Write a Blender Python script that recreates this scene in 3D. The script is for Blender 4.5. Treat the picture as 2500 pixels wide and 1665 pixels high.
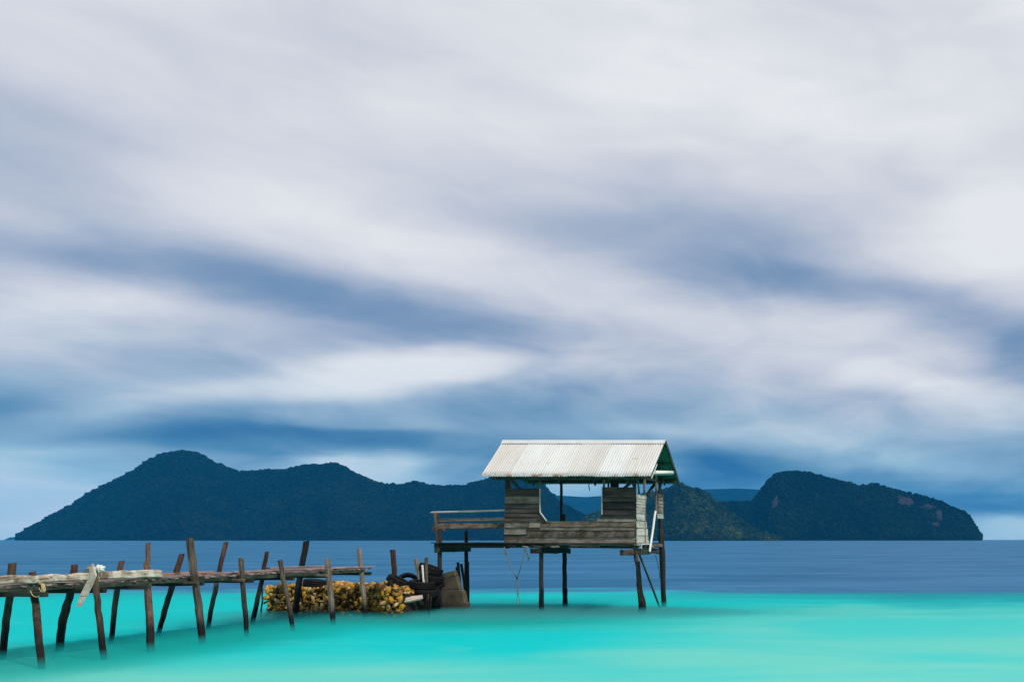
import bpy, bmesh, math, random
import numpy as np
from mathutils import Vector, Matrix, noise as mnoise

for o in list(bpy.data.objects):
    bpy.data.objects.remove(o)
random.seed(7)
rng = np.random.default_rng(7)
scene = bpy.context.scene
COL = scene.collection

# ------------------------------------------------------------------ camera
F, CX, HY, CAMH = 2100.0, 2300.0, 1316.5, 2.17      # focal length and principal point in photo pixels, eye height
cam_d = bpy.data.cameras.new('camera')
cam = bpy.data.objects.new('camera', cam_d)
COL.objects.link(cam)
cam.location = (0, 0, CAMH)
cam.rotation_euler = (math.radians(90), 0, 0)
cam_d.sensor_width = 36.0
cam_d.lens = F / 2500 * 36
cam_d.shift_x = -(CX - 1250) / 2500
cam_d.shift_y = (HY - 832.5) / 2500
cam_d.clip_start = 0.1
cam_d.clip_end = 30000
scene.camera = cam

def at(px, py, d):
    """photo pixel seen at distance d in front of the eye -> world point"""
    return Vector(((px - CX) * d / F, d, CAMH - (py - HY) * d / F))

def lin(*c):
    return tuple((v / 255 / 12.92) if v / 255 <= 0.04045 else ((v / 255 + 0.055) / 1.055) ** 2.4 for v in c)

# ------------------------------------------------------------------ sky and sun
SUN_TO = Vector((0.80, -0.36, 0.92)).normalized()
SUN_EL = math.asin(SUN_TO.z)
SUN_AZ = math.atan2(SUN_TO.x, SUN_TO.y)
world = bpy.data.worlds.new('World')
scene.world = world
world.use_nodes = True

class NT:
    """small helper to wire node trees"""
    def __init__(s, tree, clear=True):
        s.t = tree
        if clear:
            tree.nodes.clear()
    def n(s, kind, inputs=None, **props):
        nd = s.t.nodes.new(kind)
        for k, v in props.items():
            setattr(nd, k, v)
        for k, v in (inputs or {}).items():
            sock = nd.inputs[k]
            if isinstance(v, bpy.types.NodeSocket):
                s.t.links.new(v, sock)
            else:
                sock.default_value = v
        return nd
    def math(s, op, a, b=0.0, c=None, clamp=False):
        ins = {0: a, 1: b}
        if c is not None:
            ins[2] = c
        return s.n('ShaderNodeMath', ins, operation=op, use_clamp=clamp).outputs[0]
    def vmath(s, op, a, b=(0, 0, 0), out=0):
        return s.n('ShaderNodeVectorMath', {0: a, 1: b}, operation=op).outputs[out]
    def noise(s, vec, scale, detail=4.0, rough=0.5, dist=0.0):
        return s.n('ShaderNodeTexNoise', {'Vector': vec, 'Scale': scale, 'Detail': detail, 'Roughness': rough, 'Distortion': dist})
    def ramp(s, fac, stops, interp='LINEAR'):
        nd = s.n('ShaderNodeValToRGB', {0: fac})
        cr = nd.color_ramp
        cr.interpolation = interp
        while len(cr.elements) > 1:
            cr.elements.remove(cr.elements[-1])
        cr.elements[0].position = stops[0][0]
        cr.elements[0].color = (*stops[0][1], 1)
        for p, c in stops[1:]:
            e = cr.elements.new(p)
            e.color = (*c, 1)
        return nd.outputs[0]
    def mix(s, fac, a, b, blend='MIX'):
        nd = s.n('ShaderNodeMix', {0: fac, 6: a, 7: b}, data_type='RGBA', blend_type=blend)
        return nd.outputs[2]
    def maprange(s, v, a, b, c=0.0, d=1.0, smooth=True):
        return s.n('ShaderNodeMapRange', {0: v, 1: a, 2: b, 3: c, 4: d}, interpolation_type='SMOOTHSTEP' if smooth else 'LINEAR').outputs[0]

def build_sky():
    w = NT(world.node_tree)
    d = w.n('ShaderNodeTexCoord').outputs['Generated']
    d = w.vmath('NORMALIZE', d)
    sp = w.n('ShaderNodeSeparateXYZ', {0: d})
    az = w.math('ARCTAN2', sp.outputs[0], sp.outputs[1])
    el = w.math('ARCSINE', sp.outputs[2])
    ae = w.n('ShaderNodeCombineXYZ', {0: az, 1: el, 2: 0.0}).outputs[0]
    # cloud deck coordinates, so that the wisps shrink towards the horizon
    elc = w.math('MAXIMUM', sp.outputs[2], 0.03)
    pl = w.n('ShaderNodeCombineXYZ', {0: w.math('DIVIDE', sp.outputs[0], elc), 1: w.math('DIVIDE', sp.outputs[1], elc), 2: 0.0}).outputs[0]
    plm = w.n('ShaderNodeMapping', {0: pl, 2: (0, 0, math.radians(-24)), 3: (0.30, 0.85, 1)}).outputs[0]
    n1 = w.noise(plm, 0.55, 5, 0.5, 0.4)
    stm = w.n('ShaderNodeMapping', {0: ae, 2: (0, 0, math.radians(-1.5)), 3: (1.8, 7.0, 1)}).outputs[0]
    n2 = w.noise(stm, 1.5, 4, 0.48, 0.5)
    # soft warp of the cloud shapes
    wv = w.vmath('SUBTRACT', w.noise(stm, 2.2, 4, 0.55).outputs['Color'], (0.5, 0.5, 0.5))
    wv = w.vmath('MULTIPLY', wv, (0.14, 0.050, 0))
    p = w.vmath('ADD', ae, wv)
    p1 = w.vmath('ADD', p, (0, 0, 1))          # (az, el, 1): one dot product gives an affine form
    # grey clouds are thicker and bluer low down
    base = w.ramp(w.math('MULTIPLY', el, 1 / 0.7), [(0.0, (.38,) * 3), (0.08, (.40,) * 3), (0.16, (.48,) * 3), (0.24, (.62,) * 3), (0.36, (.71,) * 3), (0.52, (.81,) * 3), (0.75, (.86,) * 3), (1.0, (.86,) * 3)])
    tone = w.n('ShaderNodeSeparateColor', {0: base}).outputs[0]
    def azel(px, py):
        v = Vector(((px - CX) / F, 1, (HY - py) / F)).normalized()
        return np.array([math.atan2(v.x, v.y), math.asin(v.z)])
    blobs = [
        (1900, 230, 800, 170, 0, .10), (1350, 280, 420, 130, -8, .06), (900, 130, 400, 70, 3, -.05), (1000, 610, 430, 75, 11, .19), (180, 775, 430, 70, -2, .21),
        (2460, 590, 260, 120, -8, .24), (1850, 800, 520, 75, 7, .17), (970, 890, 340, 66, -5, .30, 2), (640, 935, 300, 30, 4, .10), (2330, 960, 330, 60, 13, .26),
        (330, 985, 420, 45, -4, .20), (1640, 1045, 230, 36, 4, .17), (1950, 1075, 330, 40, 0, .16), (40, 1225, 330, 140, 6, .44, 2),
        (850, 1152, 200, 42, -3, .36, 2), (1010, 1172, 90, 24, 0, .2), (2450, 1295, 150, 46, 0, .42, 2), (1440, 1185, 170, 34, 0, .24),
        (560, 480, 500, 90, 8, .03), (1430, 880, 260, 60, 4, .10), (2240, 1140, 300, 36, 6, .12), (200, 1090, 260, 20, 3, .12),
        (60, 330, 300, 130, 14, -.17), (330, 640, 560, 62, 5, -.19), (1110, 768, 450, 52, 6, -.25, 1.15), (700, 710, 300, 50, 10, -.10),
        (1740, 570, 340, 150, 9, -.22), (1980, 698, 460, 54, 7, -.23, 1.1), (2500, 850, 200, 60, 16, -.28), (1250, 520, 300, 70, 6, -.09),
        (30, 985, 110, 45, 0, -.20), (500, 1050, 380, 36, 2, -.14), (800, 1088, 470, 36, 1, -.26, 2), (1370, 1005, 260, 40, 3, -.10),
        (1240, 1110, 260, 50, 0, -.10), (1740, 1155, 190, 75, 4, -.40), (2260, 1205, 260, 50, 4, -.16), (2420, 1235, 200, 26, 3, -.14),
        (560, 1000, 200, 30, 3, -.08), (1450, 940, 200, 24, -4, -.06), (760, 1010, 160, 26, 0, .08), (420, 940, 140, 26, -5, .06)]
    for (px, py, rx, ry, rot, amp, *sh) in blobs:
        c = azel(px, py)
        J = np.array([azel(px + 1, py) - azel(px - 1, py), azel(px, py + 1) - azel(px, py - 1)]).T / 2
        r = math.radians(rot)
        A = np.array([[math.cos(r) * rx, -math.sin(r) * ry], [math.sin(r) * rx, math.cos(r) * ry]])
        M = np.linalg.inv(J @ A)
        k = -M @ c
        a = w.vmath('DOT_PRODUCT', p1, (M[0, 0], M[0, 1], k[0]), out='Value')
        b = w.vmath('DOT_PRODUCT', p1, (M[1, 0], M[1, 1], k[1]), out='Value')
        q = w.math('MULTIPLY_ADD', b, b, w.math('MULTIPLY', a, a))
        if sh:
            q = w.math('POWER', q, sh[0])
        g = w.math('POWER', 0.3679, q)
        tone = w.math('MULTIPLY_ADD', g, amp, tone)
    nn = w.math('SUBTRACT', n1.outputs[0], 0.5)
    n2c = w.math('SUBTRACT', n2.outputs[0], 0.5)
    pf = w.noise(w.n('ShaderNodeMapping', {0: ae, 2: (0, 0, math.radians(0)), 3: (4.6, 12.5, 1)}).outputs[0], 1.7, 4, .50, .5).outputs[0]
    tone = w.math('MULTIPLY_ADD', w.math('MULTIPLY', w.math('SUBTRACT', pf, .5), w.maprange(el, .14, .32, 1.0, .42)), .58, tone)
    tone = w.math('MULTIPLY_ADD', nn, 0.12, tone)
    tone = w.math('MULTIPLY_ADD', n2c, 0.24, tone)
    tone = w.math('MULTIPLY_ADD', tone, 1.08, -.045)
    cloud = w.ramp(tone, [(0.0, lin(44, 98, 150)), (0.22, lin(86, 128, 168)), (0.42, lin(130, 153, 184)), (0.60, lin(172, 183, 203)), (0.78, lin(207, 210, 220)), (1.0, lin(236, 237, 239))])
    cyan = w.ramp(tone, [(0.0, lin(0, 88, 146)), (0.22, lin(78, 132, 166)), (0.42, lin(132, 169, 193)), (0.60, lin(156, 195, 212)), (0.78, lin(190, 216, 224)), (1.0, lin(222, 232, 238))])
    # nearer the horizon the cloud thins over clear air and turns cyan
    low = w.maprange(w.math('MULTIPLY_ADD', n2c, 0.12, el), 0.04, 0.20, 1.0, 0.0)
    cloud = w.mix(low, cloud, cyan)
    sky = w.n('ShaderNodeTexSky', sky_type='NISHITA', sun_disc=False, sun_elevation=SUN_EL, sun_rotation=SUN_AZ, air_density=1.2, dust_density=1.0, ozone_density=2.0)
    bg_sky = w.n('ShaderNodeBackground', {0: sky.outputs[0], 1: 0.07})
    bg_cl = w.n('ShaderNodeBackground', {0: cloud, 1: 1.0})
    cover = w.maprange(tone, 0.0, 0.6, 0.90, 0.97)
    mx = w.n('ShaderNodeMixShader', {0: cover, 1: bg_sky.outputs[0], 2: bg_cl.outputs[0]})
    out = w.n('ShaderNodeOutputWorld', {0: mx.outputs[0]})
build_sky()

sun_d = bpy.data.lights.new('sun', 'SUN')
sun_d.energy = 3.3
sun_d.angle = math.radians(2.5)
sun_d.color = (1.0, 0.95, 0.87)
sun = bpy.data.objects.new('sun', sun_d)
COL.objects.link(sun)
sun.rotation_euler = (-SUN_TO).to_track_quat('-Z', 'Y').to_euler()
sun.location = (20, -10, 30)

scene.view_settings.view_transform = 'Standard'
scene.view_settings.look = 'None'
scene.view_settings.exposure = 0.0
scene.view_settings.gamma = 1.0
scene.cycles.use_denoising = True
world.cycles.sampling_method = 'MANUAL'
world.cycles.sample_map_resolution = 512
scene.cycles.volume_bounces = 2
scene.cycles.max_bounces = 8
scene.cycles.transparent_max_bounces = 16
scene.cycles.sample_clamp_indirect = 6.0

# ------------------------------------------------------------------ materials
MAT = {}
def new_mat(name):
    m = bpy.data.materials.new(name)
    m.use_nodes = True
    MAT[name] = m
    return m, NT(m.node_tree)

def wood(name, dark, mid, light, grain='X', pale=None, pale_amt=0.0, wet=False, moss=0.0, rust=None, rough=0.85, bump=0.5):
    m, w = new_mat(name)
    co = w.n('ShaderNodeTexCoord').outputs['Object']
    rnd = w.n('ShaderNodeObjectInfo').outputs['Random']
    off = w.n('ShaderNodeCombineXYZ', {0: w.math('MULTIPLY', rnd, 37.0), 1: w.math('MULTIPLY', rnd, 91.0), 2: w.math('MULTIPLY', rnd, 53.0)}).outputs[0]
    co2 = w.vmath('ADD', co, off)
    sc = {'X': (2.2, 34, 34), 'Z': (34, 34, 2.2)}[grain]
    sc2 = {'X': (1.6, 7, 7), 'Z': (7, 7, 1.6)}[grain]
    g = w.noise(w.vmath('MULTIPLY', co2, sc), 1.0, 6, 0.65, 0.5).outputs[0]
    s = w.noise(w.vmath('MULTIPLY', co2, sc2), 1.0, 4, 0.55, 0.3).outputs[0]
    v = w.math('MULTIPLY_ADD', s, 0.55, w.math('MULTIPLY', g, 0.45))
    v = w.math('ADD', v, w.math('MULTIPLY_ADD', rnd, 0.22, -0.11))
    c = w.ramp(v, [(0.30, dark), (0.50, mid), (0.70, light)])
    if pale:
        pn = w.noise(co2, 5.0, 5, 0.65).outputs[0]
        c = w.mix(w.math('MULTIPLY', w.maprange(pn, 0.46, 0.60), pale_amt), c, (*pale, 1))
    if rust:
        rn = w.noise(w.vmath('ADD', co2, (5, 3, 9)), 7.0, 5, 0.6).outputs[0]
        c = w.mix(w.maprange(rn, 0.56, 0.66, 0, 0.8), c, (*rust, 1))
    crack = w.maprange(g, 0.30, 0.42, 0.35, 1.0)
    c = w.mix(1.0, c, w.n('ShaderNodeCombineColor', {0: crack, 1: crack, 2: crack}).outputs[0], 'MULTIPLY')
    geo = w.n('ShaderNodeNewGeometry')
    if moss:
        mn = w.noise(co2, 9.0, 3, 0.6).outputs[0]
        c = w.mix(w.math('MULTIPLY', w.maprange(mn, 0.35, 0.55), moss), c, (0.018, 0.035, 0.02, 1))
    r = rough
    if wet:
        z = w.n('ShaderNodeSeparateXYZ', {0: geo.outputs['Position']}).outputs[2]
        zn = w.math('MULTIPLY_ADD', w.math('SUBTRACT', s, 0.5), 0.5, z)
        c = w.mix(w.maprange(zn, 0.32, 0.70, 1, 0), c, (0.007, 0.0055, 0.005, 1))
    bp = w.n('ShaderNodeBump', {'Strength': bump, 'Distance': 0.012, 'Height': v})
    b = w.n('ShaderNodeBsdfPrincipled', {'Base Color': c, 'Roughness': r, 'Normal': bp.outputs[0], 'Specular IOR Level': 0.25})
    w.n('ShaderNodeOutputMaterial', {0: b.outputs[0]})
    return m

def plain(name, col, rough=0.8, var=0.25, scale=18.0, metallic=0.0, bump=0.0, spec=0.3):
    m, w = new_mat(name)
    co = w.n('ShaderNodeTexCoord').outputs['Object']
    rnd = w.n('ShaderNodeObjectInfo').outputs['Random']
    n = w.noise(w.vmath('ADD', co, w.n('ShaderNodeCombineXYZ', {0: w.math('MULTIPLY', rnd, 50.0), 1: rnd, 2: rnd}).outputs[0]), scale, 5, 0.6)
    f = w.maprange(n.outputs[0], 0.3, 0.7, 1 - var, 1 + var, False)
    c = w.mix(1.0, (*col, 1), w.n('ShaderNodeCombineColor', {0: f, 1: f, 2: f}).outputs[0], 'MULTIPLY')
    ins = {'Base Color': c, 'Roughness': rough, 'Metallic': metallic, 'Specular IOR Level': spec}
    if bump:
        ins['Normal'] = w.n('ShaderNodeBump', {'Strength': bump, 'Distance': 0.01, 'Height': n.outputs[0]}).outputs[0]
    b = w.n('ShaderNodeBsdfPrincipled', ins)
    w.n('ShaderNodeOutputMaterial', {0: b.outputs[0]})
    return m

wood('post_wood', (.011, .006, .004), (.040, .022, .014), (.125, .08, .056), 'Z', wet=True)
wood('post_pale', (.030, .020, .014), (.115, .084, .064), (.29, .232, .185), 'Z', wet=True)
wood('post_dark', (.008, .007, .006), (.020, .017, .015), (.048, .040, .035), 'Z', wet=True)
wood('post_red', (.018, .008, .005), (.062, .030, .020), (.16, .092, .068), 'Z', wet=True)
wood('deck_wood', (.05, .032, .028), (.16, .112, .10), (.34, .26, .235), 'X', pale=(.34, .27, .25), pale_amt=.3)
wood('moss_wood', (.006, .009, .006), (.017, .024, .016), (.05, .058, .040), 'X', pale=(.22, .21, .16), pale_amt=.20, moss=.5)
wood('dark_beam', (.006, .006, .005), (.018, .016, .014), (.045, .040, .035), 'X', moss=.3)
wood('kerb_wood', (.075, .045, .028), (.43, .345, .265), (.66, .55, .44), 'X', pale=(.70, .59, .48), pale_amt=.6, rust=(.12, .05, .03))
wood('grey_plank', (.014, .009, .006), (.052, .038, .029), (.17, .132, .10), 'X', rough=.9)
wood('pale_plank', (.038, .027, .020), (.135, .102, .078), (.31, .244, .195), 'X', pale=(.32, .255, .205), pale_amt=.35, rough=.9)
wood('brown_plank', (.028, .017, .010), (.098, .066, .046), (.24, .175, .13), 'X', pale=(.30, .25, .2), pale_amt=.25, rough=.9)
wood('whitewash', (.17, .15, .12), (.37, .34, .28), (.56, .52, .44), 'X', pale=(.52, .49, .42), pale_amt=.5, moss=.12)
wood('orange_wood', (.12, .04, .02), (.28, .12, .06), (.42, .22, .13), 'X')
wood('dark_plank', (.010, .008, .007), (.028, .023, .020), (.075, .064, .055), 'X', rough=.9)  # darker wood that also deepens the eave shade by its colour
wood('bleached', (.19, .14, .11), (.46, .36, .29), (.68, .56, .47), 'X', pale=(.66, .57, .5), pale_amt=.4)
wood('white_board', (.50, .44, .40), (.66, .61, .56), (.78, .74, .69), 'X', rust=(.30, .16, .10))
wood('rail_top', (.20, .17, .16), (.40, .36, .34), (.62, .58, .55), 'X')
wood('green_wood', (.012, .016, .010), (.034, .042, .028), (.09, .10, .07), 'X', pale=(.16, .19, .14), pale_amt=.15)
wood('green_post', (.010, .035, .022), (.022, .085, .055), (.06, .15, .10), 'Z')
plain('rubber', (.008, .0075, .007), .7, .35, 30, spec=.12)
plain('rope', (.16, .15, .11), .9, .3, 60)
plain('yellow_rope', (.42, .33, .16), .9, .35, 60)
plain('dark_rope', (.03, .03, .028), .9, .3, 60)
plain('white_cloth', (.62, .58, .52), .9, .25, 25)
plain('pvc', (.74, .73, .62), .45, .06, 8)
plain('rust_nail', (.12, .04, .02), .9, .3, 40)
plain('mud_red', (.07, .02, .015), .9, .3, 40)

def concrete_mat():
    m, w = new_mat('concrete')
    co = w.n('ShaderNodeTexCoord').outputs['Object']
    n = w.noise(co, 3.0, 7, 0.62).outputs[0]
    n2 = w.noise(co, 22.0, 5, 0.7).outputs[0]
    c = w.ramp(n, [(0.3, (.045, .032, .018)), (0.5, (.085, .064, .036)), (0.72, (.14, .11, .066))])
    c = w.mix(w.maprange(n2, .5, .7, 0, .5), c, (.07, .05, .03, 1))
    z = w.n('ShaderNodeSeparateXYZ', {0: w.n('ShaderNodeNewGeometry').outputs['Position']}).outputs[2]
    zn = w.math('MULTIPLY_ADD', n, 0.4, z)
    c = w.mix(w.maprange(zn, 0.30, 0.62, .85, 0), c, (.03, .024, .018, 1))
    bp = w.n('ShaderNodeBump', {'Strength': .6, 'Distance': .02, 'Height': n2})
    b = w.n('ShaderNodeBsdfPrincipled', {'Base Color': c, 'Roughness': .9, 'Normal': bp.outputs[0]})
    w.n('ShaderNodeOutputMaterial', {0: b.outputs[0]})
concrete_mat()

def roof_mats():
    m, w = new_mat('roof_white')
    tc = w.n('ShaderNodeNewGeometry').outputs['Position']
    rnd = w.n('ShaderNodeObjectInfo').outputs['Random']
    n = w.noise(w.vmath('MULTIPLY', tc, (1.5, .5, .5)), 1.0, 5, 0.6).outputs[0]
    streak = w.noise(w.vmath('MULTIPLY', tc, (16, .7, .7)), 1.0, 4, 0.6).outputs[0]
    c = w.ramp(n, [(.3, (.50, .465, .43)), (.5, (.575, .555, .525)), (.7, (.62, .61, .59))])
    c = w.mix(w.maprange(streak, .52, .72, 0, .40), c, (.40, .35, .30, 1))
    tint = w.math('MULTIPLY_ADD', rnd, .16, .88)
    c = w.mix(1.0, c, w.n('ShaderNodeCombineColor', {0: tint, 1: tint, 2: tint}).outputs[0], 'MULTIPLY')
    cl = w.maprange(rnd, .55, .75, 0, .35)
    c = w.mix(cl, c, (.60, .63, .66, 1))
    z = w.n('ShaderNodeSeparateXYZ', {0: tc}).outputs[2]
    low = w.maprange(z, 4.0, 4.14, 1, 0)                                # rust creeping up from the cut edge
    r1 = w.noise(w.vmath('MULTIPLY', tc, (3, 3, 3)), 1.0, 5, .7).outputs[0]
    rf = w.math('MULTIPLY', low, w.maprange(r1, .50, .60))
    rs = w.math('MULTIPLY', w.maprange(w.noise(tc, 6.0, 5, .65).outputs[0], .64, .72), .7)
    c = w.mix(w.math('MAXIMUM', rf, rs), c, (.30, .12, .045, 1))
    b = w.n('ShaderNodeBsdfPrincipled', {'Base Color': c, 'Roughness': .55, 'Specular IOR Level': .35})
    w.n('ShaderNodeOutputMaterial', {0: b.outputs[0]})
    plain('roof_green', (.008, .12, .07), .5, .25, 6)
roof_mats()

def coral_mat():
    m, w = new_mat('coral')
    geo = w.n('ShaderNodeNewGeometry')
    r = w.math('FRACT', w.math('ADD', w.n('ShaderNodeObjectInfo').outputs['Random'], geo.outputs['Random Per Island']))
    c = w.ramp(r, [(0, (.10, .055, .015)), (.14, (.20, .11, .022)), (.28, (.34, .18, .03)), (.40, (.50, .25, .03)), (.56, (.60, .31, .035)), (.66, (.54, .35, .15)), (.76, (.28, .15, .03)), (.86, (.64, .44, .21)), (.94, (.54, .31, .035))], 'CONSTANT')
    n = w.noise(geo.outputs['Position'], 38.0, 4, .65).outputs[0]
    k = w.maprange(n, .36, .62, .28, 1.15, False)
    c = w.mix(1.0, c, w.n('ShaderNodeCombineColor', {0: k, 1: k, 2: k}).outputs[0], 'MULTIPLY')
    z = w.n('ShaderNodeSeparateXYZ', {0: geo.outputs['Position']}).outputs[2]
    zn = w.math('MULTIPLY_ADD', w.noise(geo.outputs['Position'], 3.0, 3, .5).outputs[0], .3, z)
    c = w.mix(w.maprange(zn, .16, .42, .8, 0), c, (.022, .016, .009, 1))
    bp = w.n('ShaderNodeBump', {'Strength': .8, 'Distance': .015, 'Height': n})
    b = w.n('ShaderNodeBsdfPrincipled', {'Base Color': c, 'Roughness': .8, 'Normal': bp.outputs[0], 'Specular IOR Level': .2})
    w.n('ShaderNodeOutputMaterial', {0: b.outputs[0]})
    plain('coral_core', (.02, .014, .008), .9, .4, 12)
coral_mat()

def sea_mat():
    m, w = new_mat('sea_water')
    pos = w.n('ShaderNodeNewGeometry').outputs['Position']
    sp = w.n('ShaderNodeSeparateXYZ', {0: pos})
    x, y = sp.outputs[0], sp.outputs[1]
    soft = w.noise(w.vmath('MULTIPLY', pos, (.17, .38, 0)), 1.0, 4, .55, .5).outputs[0]     # slow swell streaks
    big = w.noise(w.vmath('MULTIPLY', pos, (.07, .12, 0)), 1.0, 3, .5, .2).outputs[0]
    sw = w.math('SUBTRACT', soft, .5)
    # sandy shallows end about 37 m out
    yy = w.math('MULTIPLY_ADD', sw, 14.0, y)
    shallow = w.maprange(w.math('ADD', yy, w.maprange(x, -11, 1, 0, 4.5)), 28.5, 38.5, 1, 0)
    # milky white sand towards the beach and to the right
    xx = w.math('MULTIPLY_ADD', w.math('SUBTRACT', big, .5), 14.0, x)
    milk = w.math('MULTIPLY', w.maprange(xx, -9.5, -4.0), w.maprange(yy, 31, 25))
    near = w.maprange(w.math('MULTIPLY_ADD', sw, 5.0, w.math('MULTIPLY_ADD', x, .10, y)), 16.2, 12.8)
    milk = w.math('MAXIMUM', milk, near)
    milk = w.math('MULTIPLY', milk, w.maprange(w.noise(w.vmath('MULTIPLY', pos, (.11, .26, 0)), 1.0, 3, .5, .6).outputs[0], .34, .62, .45, 1))
    c_sh = w.mix(milk, (.0, .60, .60, 1), (.27, .66, .54, 1))
    patch = w.maprange(soft, .50, .70, 0, .40)
    c_sh = w.mix(patch, c_sh, (.22, .64, .56, 1))
    # dark green painted in for the hut's reflection and the shade round the jetty
    def bump2(x0, y0, rx, ry, s):
        a = w.math('DIVIDE', w.math('SUBTRACT', w.math('MULTIPLY_ADD', sw, 3.0, x), x0), rx)
        b = w.math('DIVIDE', w.math('SUBTRACT', w.math('MULTIPLY_ADD', sw, 1.2, y), y0), ry)
        q = w.math('MULTIPLY_ADD', a, a, w.math('MULTIPLY', b, b))
        return w.math('MULTIPLY', w.math('POWER', .3679, q), s)
    shade_grn = w.math('MAXIMUM', bump2(-11.8, 22.4, 4.0, 1.7, 1.0), bump2(-15.2, 16.5, 1.5, 5.0, .85))
    c_sh = w.mix(shade_grn, c_sh, (.0, .24, .17, 1))
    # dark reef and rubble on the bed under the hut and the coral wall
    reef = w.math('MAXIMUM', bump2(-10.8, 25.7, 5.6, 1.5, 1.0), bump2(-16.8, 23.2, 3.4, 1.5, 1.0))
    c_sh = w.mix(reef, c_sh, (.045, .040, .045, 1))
    rip = w.noise(w.vmath('MULTIPLY', pos, (.055, .17, 0)), 1.0, 8, .66, .6).outputs[0]
    c_dp = w.mix(w.maprange(rip, .36, .64), (.016, .098, .205, 1), (.040, .150, .285, 1))
    lav = w.maprange(w.math('DIVIDE', x, w.math('MAXIMUM', y, 1.0)), -.42, .0)
    c_dp = w.mix(w.math('MULTIPLY', lav, .22), c_dp, (.085, .145, .265, 1))
    c = w.mix(shallow, c_dp, c_sh)
    bp = w.n('ShaderNodeBump', {'Strength': .25, 'Distance': .25, 'Height': rip})
    dif = w.n('ShaderNodeBsdfDiffuse', {0: c})
    gl = w.n('ShaderNodeBsdfGlossy', {0: (.6, .85, 1, 1), 'Roughness': .2, 'Normal': bp.outputs[0]})
    mx = w.n('ShaderNodeMixShader', {0: .12, 1: dif.outputs[0], 2: gl.outputs[0]})
    w.n('ShaderNodeOutputMaterial', {0: mx.outputs[0]})
sea_mat()

def hill_mats():
    m, w = new_mat('forest')  # very dark albedo carries the cloud shadow over the hills
    geo = w.n('ShaderNodeNewGeometry')
    pos = geo.outputs['Position']
    r = geo.outputs['Random Per Island']
    n = w.noise(pos, .012, 5, .6).outputs[0]
    v = w.math('MULTIPLY_ADD', r, .35, n)
    c = w.ramp(v, [(.4, (.0012, .0035, .002)), (.65, (.003, .007, .003)), (.85, (.006, .012, .004)), (1.0, (.011, .018, .005))])
    b = w.n('ShaderNodeBsdfDiffuse', {0: c})
    w.n('ShaderNodeOutputMaterial', {0: b.outputs[0]})
    m, w = new_mat('forest_sunlit')  # lighter copy of the forest, with the sunlight put into its greens
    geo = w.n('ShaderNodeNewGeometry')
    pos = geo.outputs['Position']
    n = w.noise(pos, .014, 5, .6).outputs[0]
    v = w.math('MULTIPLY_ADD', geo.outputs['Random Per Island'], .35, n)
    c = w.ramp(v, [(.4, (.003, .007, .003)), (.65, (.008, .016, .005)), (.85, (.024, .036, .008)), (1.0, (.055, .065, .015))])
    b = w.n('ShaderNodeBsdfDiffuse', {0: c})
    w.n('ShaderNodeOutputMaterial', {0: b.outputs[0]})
    m, w = new_mat('hill_soil')
    pos = w.n('ShaderNodeNewGeometry').outputs['Position']
    n = w.noise(pos, .03, 5, .6).outputs[0]
    c = w.ramp(n, [(.4, (.002, .005, .003)), (.62, (.006, .010, .005)), (.78, (.03, .026, .02))])
    b = w.n('ShaderNodeBsdfDiffuse', {0: c})
    w.n('ShaderNodeOutputMaterial', {0: b.outputs[0]})
    plain('cliff_rock', (.020, .017, .017), .95, .4, .06)
hill_mats()

# ------------------------------------------------------------------ object helpers
def tag(o, label=None, cat=None, group=None, kind=None):
    if label: o['label'] = label
    if cat: o['category'] = cat
    if group: o['group'] = group
    if kind: o['kind'] = kind
    return o

def empty(name, loc):
    o = bpy.data.objects.new(name, None)
    o.empty_display_size = 0.3
    COL.objects.link(o)
    o.location = loc
    return o

def link(name, me, mat, parent=None, mtx=None):
    o = bpy.data.objects.new(name, me)
    COL.objects.link(o)
    if mat and not me.materials:
        me.materials.append(MAT[mat])
    if parent is not None:
        o.parent = parent
        pw = WM.get(parent.name) or Matrix.Translation(parent.location)
        if mtx is not None:
            o.matrix_local = pw.inverted() @ mtx
            WM[o.name] = mtx.copy()
        else:
            WM[o.name] = pw.copy()
    elif mtx is not None:
        o.matrix_local = mtx
        WM[o.name] = mtx.copy()
    return o
WM = {}          # world matrix of every linked object, for parts of parts

def mesh(name, verts, faces, smooth=False):
    me = bpy.data.meshes.new(name)
    me.from_pydata([tuple(v) for v in verts], [], faces)
    me.update()
    if smooth:
        me.polygons.foreach_set('use_smooth', [True] * len(me.polygons))
    return me

def ring_mesh(name, rings, closed_ends=True, smooth=False):
    """skin a list of equal-length vertex rings"""
    n = len(rings[0])
    verts = [v for r in rings for v in r]
    faces = []
    for i in range(len(rings) - 1):
        for k in range(n):
            a, b = i * n + k, i * n + (k + 1) % n
            faces.append((a, b, b + n, a + n))
    if closed_ends:
        faces.append(tuple(reversed(range(n))))
        faces.append(tuple(range((len(rings) - 1) * n, len(rings) * n)))
    return mesh(name, verts, faces, smooth)

def frame(a, b, nrm):
    """matrix with X along a->b, Z near nrm, origin midway"""
    a, b = Vector(a), Vector(b)
    x = (b - a).normalized()
    z = Vector(nrm) - x * x.dot(Vector(nrm))
    z.normalize()
    y = z.cross(x)
    m = Matrix((x, y, z)).transposed().to_4x4()
    m.translation = (a + b) / 2
    return m, (b - a).length

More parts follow.
